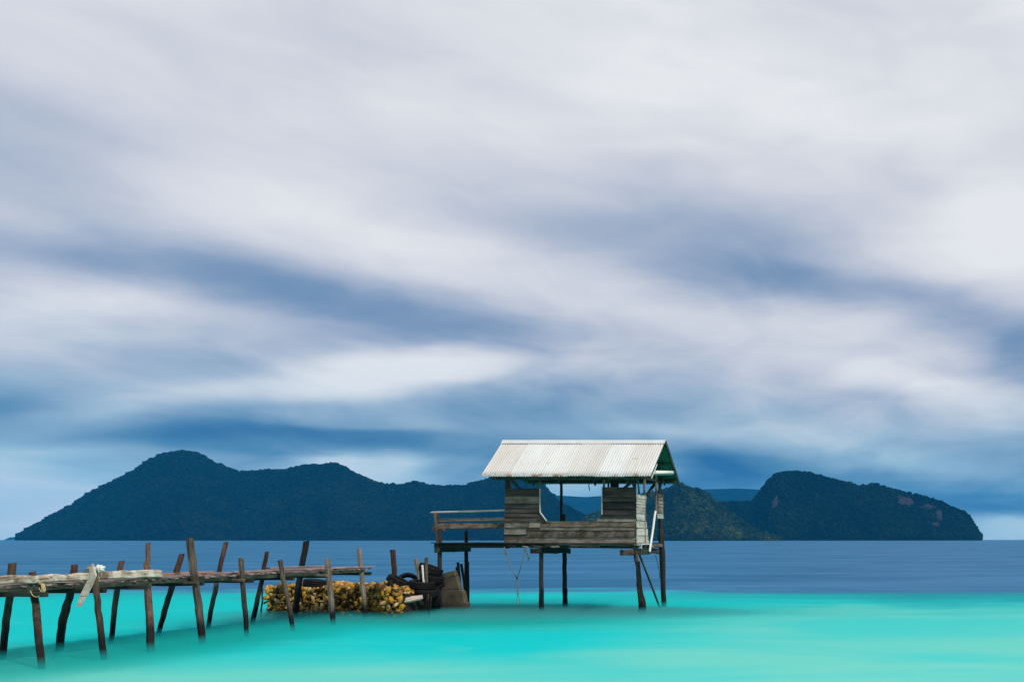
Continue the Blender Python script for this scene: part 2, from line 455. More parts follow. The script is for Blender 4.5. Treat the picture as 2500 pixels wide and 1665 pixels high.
def board(name, a, b, width, thick, mat, parent=None, nrm=(0, -1, 0), jit=0.004, segs=5, taper=1.0, ragged=0.0):
    """a sawn board or beam from a to b: width across, thickness along nrm, uneven edges, eased corners"""
    m, L = frame(a, b, nrm)
    rings = []
    ch = min(width, thick) * 0.16
    for i in range(segs + 1):
        t = i / segs
        x = (t - .5) * L
        k = 1 + (taper - 1) * t
        hw, ht = width / 2 * k, thick / 2
        dw, dt = random.uniform(-jit, jit), random.uniform(-jit, jit) * .6
        hw1, hw2 = hw + random.uniform(-jit, jit), hw + random.uniform(-jit, jit)
        end = i in (0, segs)
        pts = [(-hw1, -ht + ch), (-hw1 + ch, -ht), (hw2 - ch, -ht), (hw2, -ht + ch), (hw2, ht - ch), (hw2 - ch, ht), (-hw1 + ch, ht), (-hw1, ht - ch)]
        rings.append([Vector((x + (random.uniform(-ragged, ragged) if end else 0), p[0] + dw, p[1] + dt)) for p in pts])
    return link(name, ring_mesh(name, rings), mat, parent, m)

def pole(name, pts, widths, mat, parent=None, sides=8, square=0.0, jit=0.006, sub=4, yaw=0.0, top_tilt=0.0):
    """an upright timber through the given points (bottom to top); square 0 round .. 1 sawn; origin at its foot"""
    pts = [Vector(p) for p in pts]
    P, W = [], []
    for i in range(len(pts) - 1):
        for k in range(sub):
            t = k / sub
            P.append(pts[i].lerp(pts[i + 1], t)); W.append(widths[i] + (widths[i + 1] - widths[i]) * t)
    P.append(pts[-1]); W.append(widths[-1])
    o0 = P[0].copy()
    rings = []
    rad = [random.uniform(.93, 1.07) for _ in range(sides)]
    for i, (p, wd) in enumerate(zip(P, W)):
        ring = []
        jx, jy = random.uniform(-jit, jit), random.uniform(-jit, jit)
        for k in range(sides):
            a = 2 * math.pi * (k + .5) / sides + yaw
            c, s = math.cos(a), math.sin(a)
            rr = 1.0 / max(abs(math.cos(a - yaw)), abs(math.sin(a - yaw)))
            r = (1 - square) + square * min(rr, 1.32)
            r *= wd / 2 * (rad[k] + random.uniform(-.05, .05))
            z = top_tilt * c * wd if i == len(P) - 1 else 0
            if i == len(P) - 1:
                z += random.uniform(-.012, .012)
            ring.append(p - o0 + Vector((r * c + jx, r * s + jy, z)))
        rings.append(ring)
    return link(name, ring_mesh(name, rings, smooth=False), mat, parent, Matrix.Translation(o0))

def cord(name, pts, r, mat, parent=None, sides=6, sub=3):
    """rope along points (smoothed)"""
    pts = [Vector(p) for p in pts]
    P = []
    for i in range(len(pts) - 1):
        p0, p1, p2, p3 = pts[max(i - 1, 0)], pts[i], pts[i + 1], pts[min(i + 2, len(pts) - 1)]
        for k in range(sub):
            t = k / sub
            P.append(.5 * ((2 * p1) + (p2 - p0) * t + (2 * p0 - 5 * p1 + 4 * p2 - p3) * t * t + (3 * p1 - p0 - 3 * p2 + p3) * t ** 3))
    P.append(pts[-1])
    o0 = P[0].copy()
    rings = []
    ref = Vector((.31, .9, .2))
    for i, p in enumerate(P):
        d = (P[min(i + 1, len(P) - 1)] - P[max(i - 1, 0)])
        d.normalize() if d.length > 1e-6 else None
        u = d.cross(ref); u.normalize()
        v = d.cross(u)
        rr = r * random.uniform(.85, 1.15)
        rings.append([p - o0 + (u * math.cos(2 * math.pi * k / sides + i * .7) + v * math.sin(2 * math.pi * k / sides + i * .7)) * rr for k in range(sides)])
    return link(name, ring_mesh(name, rings, smooth=True), mat, parent, Matrix.Translation(o0))

def prism(name, poly, y0, y1, mat, parent=None, tilt=0.0, origin=None):
    """polygon in (x, z) given depth from y0 to y1"""
    cx = sum(p[0] for p in poly) / len(poly); cz = sum(p[1] for p in poly) / len(poly)
    n = len(poly)
    verts = [(p[0] - cx, y0 - (y0 + y1) / 2 + tilt * (p[1] - cz), p[1] - cz) for p in poly] + [(p[0] - cx, y1 - (y0 + y1) / 2 + tilt * (p[1] - cz), p[1] - cz) for p in poly]
    faces = [tuple(range(n)), tuple(reversed(range(n, 2 * n)))] + [(i, i + n, (i + 1) % n + n, (i + 1) % n) for i in range(n)]
    me = mesh(name, verts, faces)
    bm = bmesh.new(); bm.from_mesh(me); bmesh.ops.recalc_face_normals(bm, faces=bm.faces); bm.to_mesh(me); bm.free()
    return link(name, me, mat, parent, Matrix.Translation((cx, (y0 + y1) / 2, cz)))

def plank_outline(xl_b, xr_b, xl_t, xr_t, z0, z1, segs=7, jit=.005):
    """wavy-edged plank outline in (x, z)"""
    lo = [(xl_b + (xr_b - xl_b) * i / segs, z0 + random.uniform(-jit, jit)) for i in range(segs + 1)]
    hi = [(xl_t + (xr_t - xl_t) * i / segs, z1 + random.uniform(-jit, jit)) for i in range(segs + 1)]
    return lo + hi[::-1]

# ------------------------------------------------------------------ sea
def build_sea():
    n = 96
    radii = [8, 16, 24, 32, 48, 80, 160, 400, 1000, 2500, 5000]
    verts = [(0, 0, 0)]
    for r in radii:
        verts += [(r * math.cos(2 * math.pi * k / n), r * math.sin(2 * math.pi * k / n), 0) for k in range(n)]
    faces = [(0, 1 + k, 1 + (k + 1) % n) for k in range(n)]
    for i in range(len(radii) - 1):
        for k in range(n):
            a, b = 1 + i * n + k, 1 + i * n + (k + 1) % n
            faces.append((a, a + n, b + n, b))
    o = link('sea', mesh('sea', verts, faces), 'sea_water')
    tag(o, 'smooth turquoise sea turning blue towards the horizon', None, None, 'structure')
build_sea()

# ------------------------------------------------------------------ hills
def fbm(x, y, oct=4, lac=2.0, gain=.5):
    s, a = 0.0, 1.0
    for _ in range(oct):
        s += a * mnoise.noise((x, y, 3.7)); x *= lac; y *= lac; a *= gain
    return s

def build_hill(name, label, prof, D, steep=1.5, cols=240, rows=26, mat='hill_soil', gully=.05, base_px=None):
    """ridge line given in photo pixels at distance D; slopes run down to the shore on both sides of it"""
    px = np.array([p[0] for p in prof], float); py = np.array([p[1] for p in prof], float)
    xs = np.linspace(px[0], px[-1], cols)
    H = CAMH + (HY - np.interp(xs, px, py)) * D / F
    H = np.maximum(H, 0.5)
    # smooth outline for the depth of the foot
    ker = np.hanning(31); ker /= ker.sum()
    Hs = np.convolve(np.pad(H, 15, mode='edge'), ker, 'valid')
    verts, grid = [], []
    for j in range(2 * rows + 1):
        t = j / rows                        # 0 front shore, 1 ridge, 2 back shore
        row = []
        for i in range(cols):
            tt = t if t <= 1 else 2 - t
            foot = steep * Hs[i] * (1 - tt) * (1 if t <= 1 else -1) + 6 * (1 - tt)
            g = fbm(xs[i] * .018, t * 1.4, 4) * gully * 4 * tt * (1 - tt)
            prof_t = tt ** .9 * (1 - .15 * math.sin(math.pi * tt))
            z = H[i] * prof_t * (1 + g) if tt < 1 else H[i]
            d = D - foot + (fbm(xs[i] * .02, 9.1 + t, 3) * .14 * Hs[i] * math.sin(math.pi * tt))
            z = z - 1.2 * (1 - tt)
            verts.append(((xs[i] - CX) * D / F * (d / D if True else 1), d, z))
            row.append(len(verts) - 1)
        grid.append(row)
    faces = [(grid[j][i], grid[j][i + 1], grid[j + 1][i + 1], grid[j + 1][i]) for j in range(2 * rows) for i in range(cols - 1)]
    me = mesh(name, verts, faces, True)
    o = link(name, me, mat)
    tag(o, label, None, None, 'structure')
    return np.array(verts).reshape(2 * rows + 1, cols, 3), rows

ICO_V = ICO_F = None
def ico():
    global ICO_V, ICO_F
    bm = bmesh.new(); bmesh.ops.create_icosphere(bm, subdivisions=1, radius=1)
    ICO_V = np.array([v.co[:] for v in bm.verts]); ICO_F = np.array([[v.index for v in f.verts] for f in bm.faces]); bm.free()
ico()

def blob_cloud(name, P, S, mat, kind='stuff', jitter=.28, flat=True):
    """many small tree crowns / stones joined in one mesh"""
    n, nv = len(P), len(ICO_V)
    V = ICO_V[None] * (1 + rng.uniform(-jitter, jitter, (n, nv, 1))) * S[:, None, :]
    ang = rng.uniform(0, 6.28, n)
    c, s = np.cos(ang)[:, None], np.sin(ang)[:, None]
    V = np.stack([V[..., 0] * c - V[..., 1] * s, V[..., 0] * s + V[..., 1] * c, V[..., 2]], -1) + P[:, None, :]
    Fc = (ICO_F[None] + (np.arange(n) * nv)[:, None, None]).reshape(-1, 3)
    me = bpy.data.meshes.new(name)
    me.vertices.add(n * nv); me.vertices.foreach_set('co', V.reshape(-1).astype(np.float32))
    me.loops.add(Fc.size); me.loops.foreach_set('vertex_index', Fc.reshape(-1).astype(np.int32))
    me.polygons.add(len(Fc)); me.polygons.foreach_set('loop_start', np.arange(0, Fc.size, 3, dtype=np.int32))
    me.update(calc_edges=True)
    me.polygons.foreach_set('use_smooth', [not flat] * len(me.polygons))
    o = link(name, me, mat)
    if kind: o['kind'] = kind
    return o

def forest(name, label, G, rows, count, size, mat='forest', ridge=0.16, bare=None):
    """crowns scattered over the side of the hill that faces the sea, denser specks along the ridge"""
    cols = G.shape[1]
    # weight by real area of the strip
    u = rng.uniform(0, cols - 1.001, count)
    v = np.where(rng.random(count) < ridge, rows - np.abs(rng.normal(0, .35, count)), rng.uniform(0.1, rows + 1.5, count))
    v = np.clip(v, 0.1, 2 * rows - .01)
    i, j = u.astype(int), v.astype(int)
    fu, fv = (u - i)[:, None], (v - j)[:, None]
    P = (G[j, i] * (1 - fu) + G[j, i + 1] * fu) * (1 - fv) + (G[j + 1, i] * (1 - fu) + G[j + 1, i + 1] * fu) * fv
    k = size * np.exp(rng.normal(0, .30, count))
    k *= np.clip(P[:, 2] / (size * 2.2), .25, 1)
    big = rng.random(count) < .012
    k = np.where(big, k * 1.7, k)
    if bare is not None:
        keep = ~bare(P)
        P, k = P[keep], k[keep]
    S = np.stack([k, k, k * rng.uniform(.6, 1.05, len(k))], -1)
    P = P + np.stack([np.zeros(len(k)), np.zeros(len(k)), S[:, 2] * .25], -1)
    o = blob_cloud(name, P, S, mat)
    o['label'] = label
    return o

left_prof = [(38, 1317), (41, 1313), (53, 1301), (110, 1269), (140, 1252), (169, 1239), (208, 1210), (253, 1187), (291, 1168), (333, 1146), (363, 1124), (401, 1108), (440, 1102), (476, 1104), (502, 1116), (520, 1129), (559, 1144), (583, 1153), (633, 1151), (700, 1147), (743, 1136), (784, 1136), (820, 1132), (841, 1140), (862, 1155), (897, 1169), (930, 1182), (966, 1187), (1016, 1177), (1040, 1184), (1076, 1189), (1138, 1187), (1150, 1180), (1186, 1173), (1198, 1167), (1240, 1162), (1290, 1163), (1324, 1177), (1336, 1197), (1363, 1224), (1387, 1238), (1424, 1257), (1470, 1284), (1520, 1306), (1550, 1317)]
G, R = build_hill('hill', 'long dark wooded headland with a rounded peak behind the jetty', left_prof, 1900, 1.7, cols=300)
forest('forest', 'dark forest covering the long headland behind the jetty', G, R, 34000, 2.5)
small_prof = [(1395, 1317), (1430, 1262), (1445, 1257), (1470, 1250), (1520, 1228), (1577, 1210), (1611, 1202), (1636, 1193), (1650, 1183), (1663, 1181), (1674, 1187), (1694, 1195), (1707, 1196), (1727, 1208), (1748, 1228), (1788, 1256), (1832, 1288), (1865, 1303), (1913, 1317)]
G, R = build_hill('hill', 'small green pointed hill seen just right of the hut', small_prof, 1500, 1.5, cols=140)
forest('forest', 'forest tinted a sunnier green on the small pointed hill beside the hut', G, R, 12000, 2.3, 'forest_sunlit')
right_prof = [(1560, 1317), (1600, 1262), (1660, 1238), (1744, 1228), (1836, 1227), (1857, 1200), (1873, 1176), (1893, 1159), (1921, 1151), (1974, 1155), (2010, 1165), (2070, 1180), (2103, 1190), (2123, 1185), (2151, 1187), (2211, 1204), (2256, 1214), (2304, 1228), (2324, 1240), (2357, 1252), (2373, 1271), (2383, 1289), (2394, 1306), (2398, 1317)]
G, R = build_hill('hill', 'dark wooded headland with bare cliffs on the right', right_prof, 1800, 1.2, cols=220)
cl = [(1893, 1232, 7, 20), (2208, 1226, 22, 15), (2260, 1238, 20, 7), (2290, 1268, 9, 26), (2285, 1280, 14, 8), (2195, 1214, 10, 5)]
def bare(P):
    px = CX + P[:, 0] / P[:, 1] * F; py = HY - (P[:, 2] - CAMH) / P[:, 1] * F
    out = np.zeros(len(P), bool)
    for (a, b, rx, ry) in cl:
        out |= ((px - a) / rx) ** 2 + ((py - b) / ry) ** 2 < rng.uniform(.35, 1.2, len(P))
    return out
forest('forest', 'dark forest over the cliffed headland on the right', G, R, 20000, 2.6, 'forest', bare=bare)
# cliffs: rough rock slabs standing out of the slope
PXG = CX + G[..., 0] / G[..., 1] * F; PYG = HY - (G[..., 2] - CAMH) / G[..., 1] * F
for (a, b, rx, ry) in cl:
    sub = (PXG[:R + 1] - a) ** 2 + (PYG[:R + 1] - b) ** 2
    j, i = np.unravel_index(np.argmin(sub), sub.shape)
    c0 = G[j, i]
    sc = c0[1] / F
    nx, nz = 9, 9
    vs = []
    for q in range(nz):
        for p in range(nx):
            u, v = p / (nx - 1) * 2 - 1, q / (nz - 1) * 2 - 1
            u, v = u * math.sqrt(1 - v * v / 2) * (1 + .25 * fbm(v * 2 + a, 5.0, 2)), v * math.sqrt(1 - u * u / 2) * (1 + .25 * fbm(u * 2 + b, 8.0, 2))
            k = math.sqrt(max(0, 1 - .8 * (u * u + v * v) / 2))
            vs.append((u * rx * sc * (1 + .2 * fbm(u * 2 + a, v * 2)), -9 * k - 4 * fbm(u * 3 + a, v * 4, 3) + 7 - v * ry * sc * -.9, v * ry * sc))
    fs = [(q * nx + p, q * nx + p + 1, (q + 1) * nx + p + 1, (q + 1) * nx + p) for q in range(nz - 1) for p in range(nx - 1)]
    o = link('cliff', mesh('cliff', vs, fs), 'cliff_rock', None, Matrix.Translation(c0))
    tag(o, 'bare pinkish cliff face on the wooded headland', None, None, 'structure')
far_prof = [(1180, 1317), (1240, 1240), (1300, 1214), (1360, 1209), (1430, 1213), (1520, 1207), (1620, 1199), (1720, 1194), (1800, 1192), (1880, 1196), (1960, 1212), (2050, 1250), (2120, 1317)]
G, R = build_hill('hill', 'far blue ridge fading into rain between the headlands', far_prof, 4300, 1.2, cols=90, rows=12)
G, R = build_hill('islet', 'tiny pale blue islet on the horizon at the far left', [(10, 1317), (18, 1314), (24, 1311), (31, 1311), (38, 1310), (48, 1312), (60, 1317)], 4500, 1.5, cols=40, rows=6)

# ------------------------------------------------------------------ jetty
DECK = 1.39
XR, XL = -15.78, -17.15
jetty = empty('jetty', (-16.45, 18.5, 0))
tag(jetty, 'rickety wooden jetty on splayed posts running in from the left', 'jetty')

def post_px(name, pts, wpx, mat, parent, square=.8, D=None, sink=.45, sides=8, yaw=0.0, tilt=.1, lean=0.0):
    """pts bottom to top in photo pixels, bottom one at the waterline; stands in the plane of its foot"""
    D = D or CAMH * F / (pts[0][1] - HY)
    y0_, y1_ = pts[0][1], pts[-1][1]
    W3 = [at(px, py, D + lean * (y0_ - py) / (y0_ - y1_)) for px, py in pts]
    ws = [w * 1.27 * D / (F + .55 * abs(p[0] - CX)) for w, p in zip(wpx, pts)]
    d = (W3[0] - W3[1]).normalized()
    W3.insert(0, W3[0] + d * (sink / max(.2, -d.z))); ws.insert(0, ws[0])
    return pole(name, W3, ws, mat, parent, sides=sides, square=square, yaw=yaw, top_tilt=tilt)

front = [
    ([(102, 1632), (94, 1545), (85, 1456), (79, 1396)], [17, 19, 19, 17], 'post_wood'),
    ([(254, 1609), (244, 1530), (235, 1446), (231, 1389)], [15, 15, 14, 13], 'post_wood'),
    ([(369, 1590), (364, 1500), (360, 1415), (358, 1378), (362, 1365), (362, 1325)], [19, 18, 16, 15, 12, 11], 'post_red'),
    ([(494, 1570), (487, 1490), (479, 1432), (472, 1395), (463, 1313)], [15, 17, 15, 17, 16], 'post_pale'),
    ([(603, 1554), (597, 1475), (591, 1407), (589, 1378), (589, 1362)], [10, 11, 10, 12, 10], 'post_pale'),
    ([(716, 1540), (704, 1470), (692, 1413), (684, 1366)], [10, 11, 11, 11], 'post_pale'),
    ([(814, 1526), (808, 1460), (802, 1396), (799, 1363)], [11, 13, 13, 12], 'post_pale'),
    ([(893, 1511), (887, 1450), (881, 1385), (876, 1338)], [10, 11, 11, 10], 'post_pale')]
back = [
    ([(5, 1610), (13, 1535), (23, 1456), (30, 1374)], [16, 17, 17, 18], 'post_wood'),
    ([(145, 1588), (151, 1530), (155, 1508), (173, 1443), (183, 1378)], [18, 18, 20, 17, 15], 'post_red'),
    ([(271, 1570), (278, 1500), (286, 1436), (296, 1369)], [12, 13, 14, 13], 'post_red'),
    ([(386, 1552), (402, 1490), (421, 1428), (444, 1352)], [11, 13, 14, 13], 'post_red'),
    ([(507, 1537), (518, 1475), (529, 1420), (551, 1323)], [10, 11, 11, 11], 'post_red'),
    ([(616, 1524), (620, 1500), (640, 1412), (651, 1346)], [11, 11, 10, 9], 'post_red'),
    ([(719, 1510), (727, 1445), (733, 1405), (749, 1321)], [13, 14, 13, 13], 'post_dark')]
FRONT_D = []
for k, (pts, ws, m) in enumerate(front):
    FRONT_D.append(CAMH * F / (pts[0][1] - HY))
    post_px('post', pts, ws, m, jetty, lean={0: .95, 2: .75}.get(k, 0))
for pts, ws, m in back:
    post_px('post', pts, ws, m, jetty)

# cross bearers at each pair of posts; their ends stick out past the posts
for d, xe in zip(FRONT_D, (-15.12, -15.22, -15.42, -15.50, -15.42, -15.42, -15.52, -15.60)):
    board('bearer', (-17.45, d + .07, 1.235), (xe, d + .07, 1.245), .085, .07, 'dark_beam', jetty, nrm=(0, 1, 0), jit=.006, ragged=.01)
for d, xe in ((FRONT_D[3], -15.48), (FRONT_D[4], -15.50), (FRONT_D[6], -15.50)):
    board('bearer', (-16.3, d - .08, 1.265), (xe, d - .08, 1.27), .055, .05, 'brown_plank', jetty, nrm=(0, 1, 0), jit=.004, ragged=.01)
# stringers along the jetty, in lengths that overlap at the bearers
Ys = [13.4] + FRONT_D[1:]
for i in range(len(Ys) - 1):
    for x in (XR - .055, -16.45, XL + .09):
        z = 1.315 + random.uniform(-.01, .006) + (0.004 if i % 2 else 0)
        dx = .028 if i % 2 else -.028
        board('stringer', (x + dx, Ys[i] - .10, z), (x + dx, Ys[i + 1] + .10, z), .065, .05, 'moss_wood', jetty, nrm=(1, 0, 0), jit=.005, ragged=.01)
# deck boards laid across: a few shared meshes, each board an object of its own
protos = []
for k in range(8):
    L = XR - XL + random.uniform(-.05, .10)
    b = board('deck_board', (-L / 2, 0, 0), (L / 2, 0, 0), .088, random.uniform(.036, .05), 'deck_wood', None, nrm=(0, 0, 1), jit=.005, segs=5, ragged=.02)
    protos.append(b.data); bpy.data.objects.remove(b)
y = 13.45
while y < 23.72:
    me = random.choice(protos)
    o = bpy.data.objects.new('deck_board', me); COL.objects.link(o); o.parent = jetty
    sag = -.018 * math.sin((y - 13.4) * 2.6) + .012 * math.sin(y * 1.1)
    x = (XR + XL) / 2 + random.uniform(-.04, .04)
    o.location = Vector((x, y, DECK - .022 + sag * .7 + random.uniform(-.006, .006))) - jetty.location
    o.rotation_euler = (random.uniform(-.03, .03), random.uniform(-.012, .012), random.uniform(-.025, .025))
    y += .0945
# mossy side boards nailed along the near edge under the deck
for i in range(len(Ys) - 1):
    zz = 1.318 + random.uniform(-.01, .01)
    board('side_board', (XR + .008 + .012 * (i % 2), Ys[i] + .03, zz), (XR + .008 + .012 * (i % 2), Ys[i + 1] + .05, zz + random.uniform(-.012, .012)), .075, .022, 'moss_wood', jetty, nrm=(1, 0, 0), jit=.007, ragged=.012, segs=8)
# long boards lying lengthwise on the far half of the deck
for (x, y0, y1) in ((-15.95, 18.6, 21.3), (-16.2, 19.6, 23.9), (-15.86, 21.4, 23.95), (-16.55, 20.2, 23.3)):
    board('deck_board', (x, y0, DECK + .030), (x + random.uniform(-.05, .05), y1, DECK + .034), .13, .022, 'deck_wood', jetty, nrm=(0, 0, 1), jit=.006, segs=9, ragged=.03)
# weathered kerb timbers along the near edge
kerb1 = board('kerb_timber', (XR - .02, 13.5, 1.487), (XR - .02, 15.90, 1.477), .135, .13, 'kerb_wood', jetty, nrm=(1, 0, 0), jit=.010, segs=16, ragged=.02)
kerb2 = board('kerb_timber', (XR - .03, 16.12, 1.500), (XR - .03, 17.36, 1.483), .150, .13, 'kerb_wood', jetty, nrm=(1, 0, 0), jit=.008, segs=10, ragged=.015)
# lashings
def lashing(x, y, z0, z1, w, dep, mat, turns=3, parent=None):
    pts = []
    for t in range(turns * 4 + 1):
        k = t % 4
        sx, sz = [(1, 0), (1, 1), (-1, 1), (-1, 0)][k]
        pts.append((x + sx * dep, y + (t / (turns * 4) - .5) * w, z1 if sz else z0))
    return cord('rope_lashing', pts, .008, mat, parent or jetty, sub=2)
lashing(XR - .02, 15.02, 1.20, 1.39, .06, .10, 'yellow_rope', 4, kerb1)
cord('rope_tail', [at(95, 1434, 14.6), at(99, 1443, 14.6), at(97, 1450, 14.6), at(106, 1449, 14.6), at(110, 1451, 14.6)], .006, 'yellow_rope', jetty)
cord('rope_tail', [at(74, 1441, 14.45), at(80, 1453, 14.45), at(90, 1457, 14.45), at(97, 1452, 14.5)], .006, 'yellow_rope', jetty)
lashing(XR + .01, 15.95, 1.40, 1.61, .16, .085, 'yellow_rope', 5, kerb2)
cord('rope_tail', [at(216, 1398, 15.5), at(224, 1393, 15.42), at(232, 1391, 15.42), at(246, 1390, 15.6)], .008, 'white_cloth', jetty)

# bent piece of bleached driftwood tied to the second post
p = [at(192, 1480, 15.33), at(206, 1450, 15.36), at(220, 1422, 15.38), at(229, 1403, 15.39), at(225, 1388, 15.40), at(221, 1379, 15.41)]
me_r = []
wd = [.058, .10, .10, .085, .075, .10]
o0 = p[0].copy()
for i, q in enumerate(p):
    d = (p[min(i + 1, 5)] - p[max(i - 1, 0)]).normalized()
    n = Vector((0, -1, 0)); s = d.cross(n).normalized()
    h = wd[i] / 2; t = .016
    me_r.append([q - o0 + s * h + n * t, q - o0 - s * h + n * t, q - o0 - s * h - n * t, q - o0 + s * h - n * t])
o = link('driftwood', ring_mesh('driftwood', me_r), 'bleached', None, Matrix.Translation(o0))
tag(o, 'bent bleached driftwood board tied to a jetty post and hanging down', 'driftwood')
# rag
bm = bmesh.new(); bmesh.ops.create_icosphere(bm, subdivisions=3, radius=1)
for v in bm.verts:
    n = v.co.normalized()
    r = .055 * (1 + .7 * mnoise.noise(n * 2.3) + .5 * abs(mnoise.noise(n * 5 + Vector((3, 1, 2)))))
    v.co = Vector((n.x * r * 1.0, n.y * r * 1.2, n.z * r * 1.1))
me = bpy.data.meshes.new('rag'); bm.to_mesh(me); bm.free()
o = link('rag', me, 'white_cloth', None, Matrix.Translation(at(242, 1388, 15.95)))
tag(o, 'knotted white rag tied round the kerb timber next to the bent driftwood', 'rag')

o = board('plank', (-16.35, 17.55, DECK + .055), (-16.05, 18.9, DECK + .065), .12, .035, 'orange_wood', None, nrm=(0, 0, 1), jit=.003)
tag(o, 'rusty orange plank lying on the jetty deck beside the tallest post', 'plank')
o = board('plank', (-16.95, 21.6, DECK + .06), (-16.85, 23.6, DECK + .055), .13, .04, 'deck_wood', None, nrm=(0, 0, 1), jit=.008, segs=8, ragged=.03)
tag(o, 'old brown plank lying along the far side of the jetty end', 'plank')

# ------------------------------------------------------------------ coral rubble wall
def yfront(x):
    return 24.12 - .62 * math.exp(-((x + 15.15) / .55) ** 2)
CX0, CX1, CTOP = -18.95, -14.85, .84
rubble = empty('rubble_wall', (-16.8, 24.9, 0))
tag(rubble, 'low wall of piled yellow coral stones in the water beneath the jetty end', 'rubble wall')
def ctop(x):
    t = .82 + .025 * math.sin(x * 2.3) + .02 * math.sin(x * 5.1 + 1)
    if x > -15.05: t *= max(.6, 1 - (x + 15.05) * .9)
    return t
vs, fs = [], []
nxx = 40
sec = [(0.0, -.5), (0.0, 0.0), (.02, .5), (.05, .85), (.16, .97), (.6, 1.0), (1.4, 1.03), (2.1, 1.0), (2.5, .5), (2.6, -.5)]
for i in range(nxx + 1):
    x = CX0 + (CX1 - CX0) * i / nxx
    for (dy, k) in sec:
        z = ctop(x) * k if k > 0 else k
        vs.append((x + random.uniform(-.01, .01) + 16.8, yfront(x) + dy + .05 - 24.9, z - .04))
m_ = len(sec)
for i in range(nxx):
    for k in range(m_ - 1):
        fs.append((i * m_ + k, (i + 1) * m_ + k, (i + 1) * m_ + k + 1, i * m_ + k + 1))
fs.append(tuple(range(m_))); fs.append(tuple(reversed(range(nxx * m_, nxx * m_ + m_))))
o = link('core', mesh('core', vs, fs), 'coral_core', rubble)
# coral lumps
stone_meshes = []
for k in range(10):
    bm = bmesh.new(); bmesh.ops.create_icosphere(bm, subdivisions=2, radius=1)
    el_ = Vector((random.uniform(.9, 1.7), random.uniform(.6, 1.0), random.uniform(.4, .9)))
    for v in bm.verts:
        n = v.co.normalized()
        r = 1 + .55 * mnoise.noise(n * 1.9 + Vector((k * 7, 0, 0))) + .42 * mnoise.noise(n * 3.6 + Vector((0, k * 5, 0)))
        v.co = Vector((n.x * el_.x, n.y * el_.y, n.z * el_.z)) * r
    me = bpy.data.meshes.new('stone'); bm.to_mesh(me); bm.free()
    me.materials.append(MAT['coral']); me.polygons.foreach_set('use_smooth', [True] * len(me.polygons))
    stone_meshes.append(me)
cand = []
for _ in range(20000):
    face = random.random() < .60
    x = random.uniform(CX0, CX1)
    if face:
        z = random.uniform(-.05, 1) * ctop(x); y = yfront(x) - .0; n = Vector((0, -1, 0))
    else:
        y = yfront(x) + random.uniform(.02, 2.3); z = ctop(x) * (1 + .02 * math.sin(y * 3)); n = Vector((0, 0, 1))
    r = random.choice((.02, .024, .028, .032, .036, .04, .045, .05, .058, .066, .08))
    if face and z < .0: continue
    cand.append((r, x, y, z, n))
cand.sort(key=lambda c: -c[0])
placed, cells = [], {}
for c in cand:
    r, x, y, z, n = c
    key = (round(x / .2), round(y / .2), round(z / .2)); ok = True
    for dx in (-1, 0, 1):
        for dy in (-1, 0, 1):
            for dz in (-1, 0, 1):
                for (r2, p2) in cells.get((key[0] + dx, key[1] + dy, key[2] + dz), ()):
                    if (p2 - Vector((x, y, z))).length < (r + r2) * .78: ok = False
    if ok:
        cells.setdefault(key, []).append((r, Vector((x, y, z)))); placed.append((r, x, y + (random.uniform(-.03, .05) if n.y else 0), z, n))
# the biggest lumps on the side that shows are objects, the rest one mass
placed.sort(key=lambda c: -c[0] / c[2] - (.0008 if c[4].y else 0))
for (r, x, y, z, n) in placed[:290]:
    o = bpy.data.objects.new('stone', random.choice(stone_meshes)); COL.objects.link(o); o.parent = rubble
    o.location = Vector((x, y, z)) - rubble.location + n * r * random.uniform(-.6, .15)
    o.rotation_euler = [random.uniform(0, 6.28) for _ in range(3)]
    o.scale = (r * 1.05,) * 3
rest = placed[290:]
PP = np.array([[x - rubble.location[0], y - rubble.location[1], z] for (r, x, y, z, n) in rest])
SS = np.array([[r * random.uniform(.9, 1.6), r, r * random.uniform(.5, .9)] for (r, x, y, z, n) in rest])
o = blob_cloud('small_stones', PP, SS, 'coral', flat=False); o.parent = rubble
print('stones', len(placed))
# end stake that holds the rubble on the left
post_px('stake', [(637, 1507), (640, 1470), (641, 1436)], [4, 4, 4], 'post_wood', rubble, D=24.0)
board('pole', at(880, 1438, 24.0), at(948, 1433, 24.1), .04, .04, 'brown_plank', rubble, nrm=(0, -1, 0), jit=.004)

# ------------------------------------------------------------------ tyres
def tyre_mesh():
    prof = [(.205, .075), (.225, .098), (.262, .106), (.290, .098), (.308, .082), (.315, .060), (.317, .033), (.312, .031), (.312, .026), (.318, .024), (.318, -.024), (.312, -.026), (.312, -.031), (.317, -.033), (.315, -.060), (.308, -.082), (.290, -.098), (.262, -.106), (.225, -.098), (.205, -.075), (.212, -.070), (.250, -.086), (.285, -.070), (.296, 0.0), (.285, .070), (.250, .086), (.212, .070)]
    n = 44
    rings = [[Vector((r * math.cos(2 * math.pi * k / n), r * math.sin(2 * math.pi * k / n), z)) for (r, z) in prof] for k in range(n)]
    m = len(prof)
    verts = [v for r in rings for v in r]
    faces = [(i * m + k, ((i + 1) % n) * m + k, ((i + 1) % n) * m + (k + 1) % m, i * m + (k + 1) % m) for i in range(n) for k in range(m)]
    me = mesh('tyre', verts, faces, True)
    me.materials.append(MAT['rubber'])
    return me
TY = tyre_mesh()
def tyre(px, py, D, axis, label, s=1.0, group='old tyres heaped beside the hut'):
    o = bpy.data.objects.new('tyre', TY); COL.objects.link(o)
    o.location = at(px, py, D); o.scale = (s, s, s * random.uniform(.95, 1.1))
    o.rotation_euler = Vector(axis).normalized().to_track_quat('Z', 'Y').to_euler()
    tag(o, label, 'tyre', group)
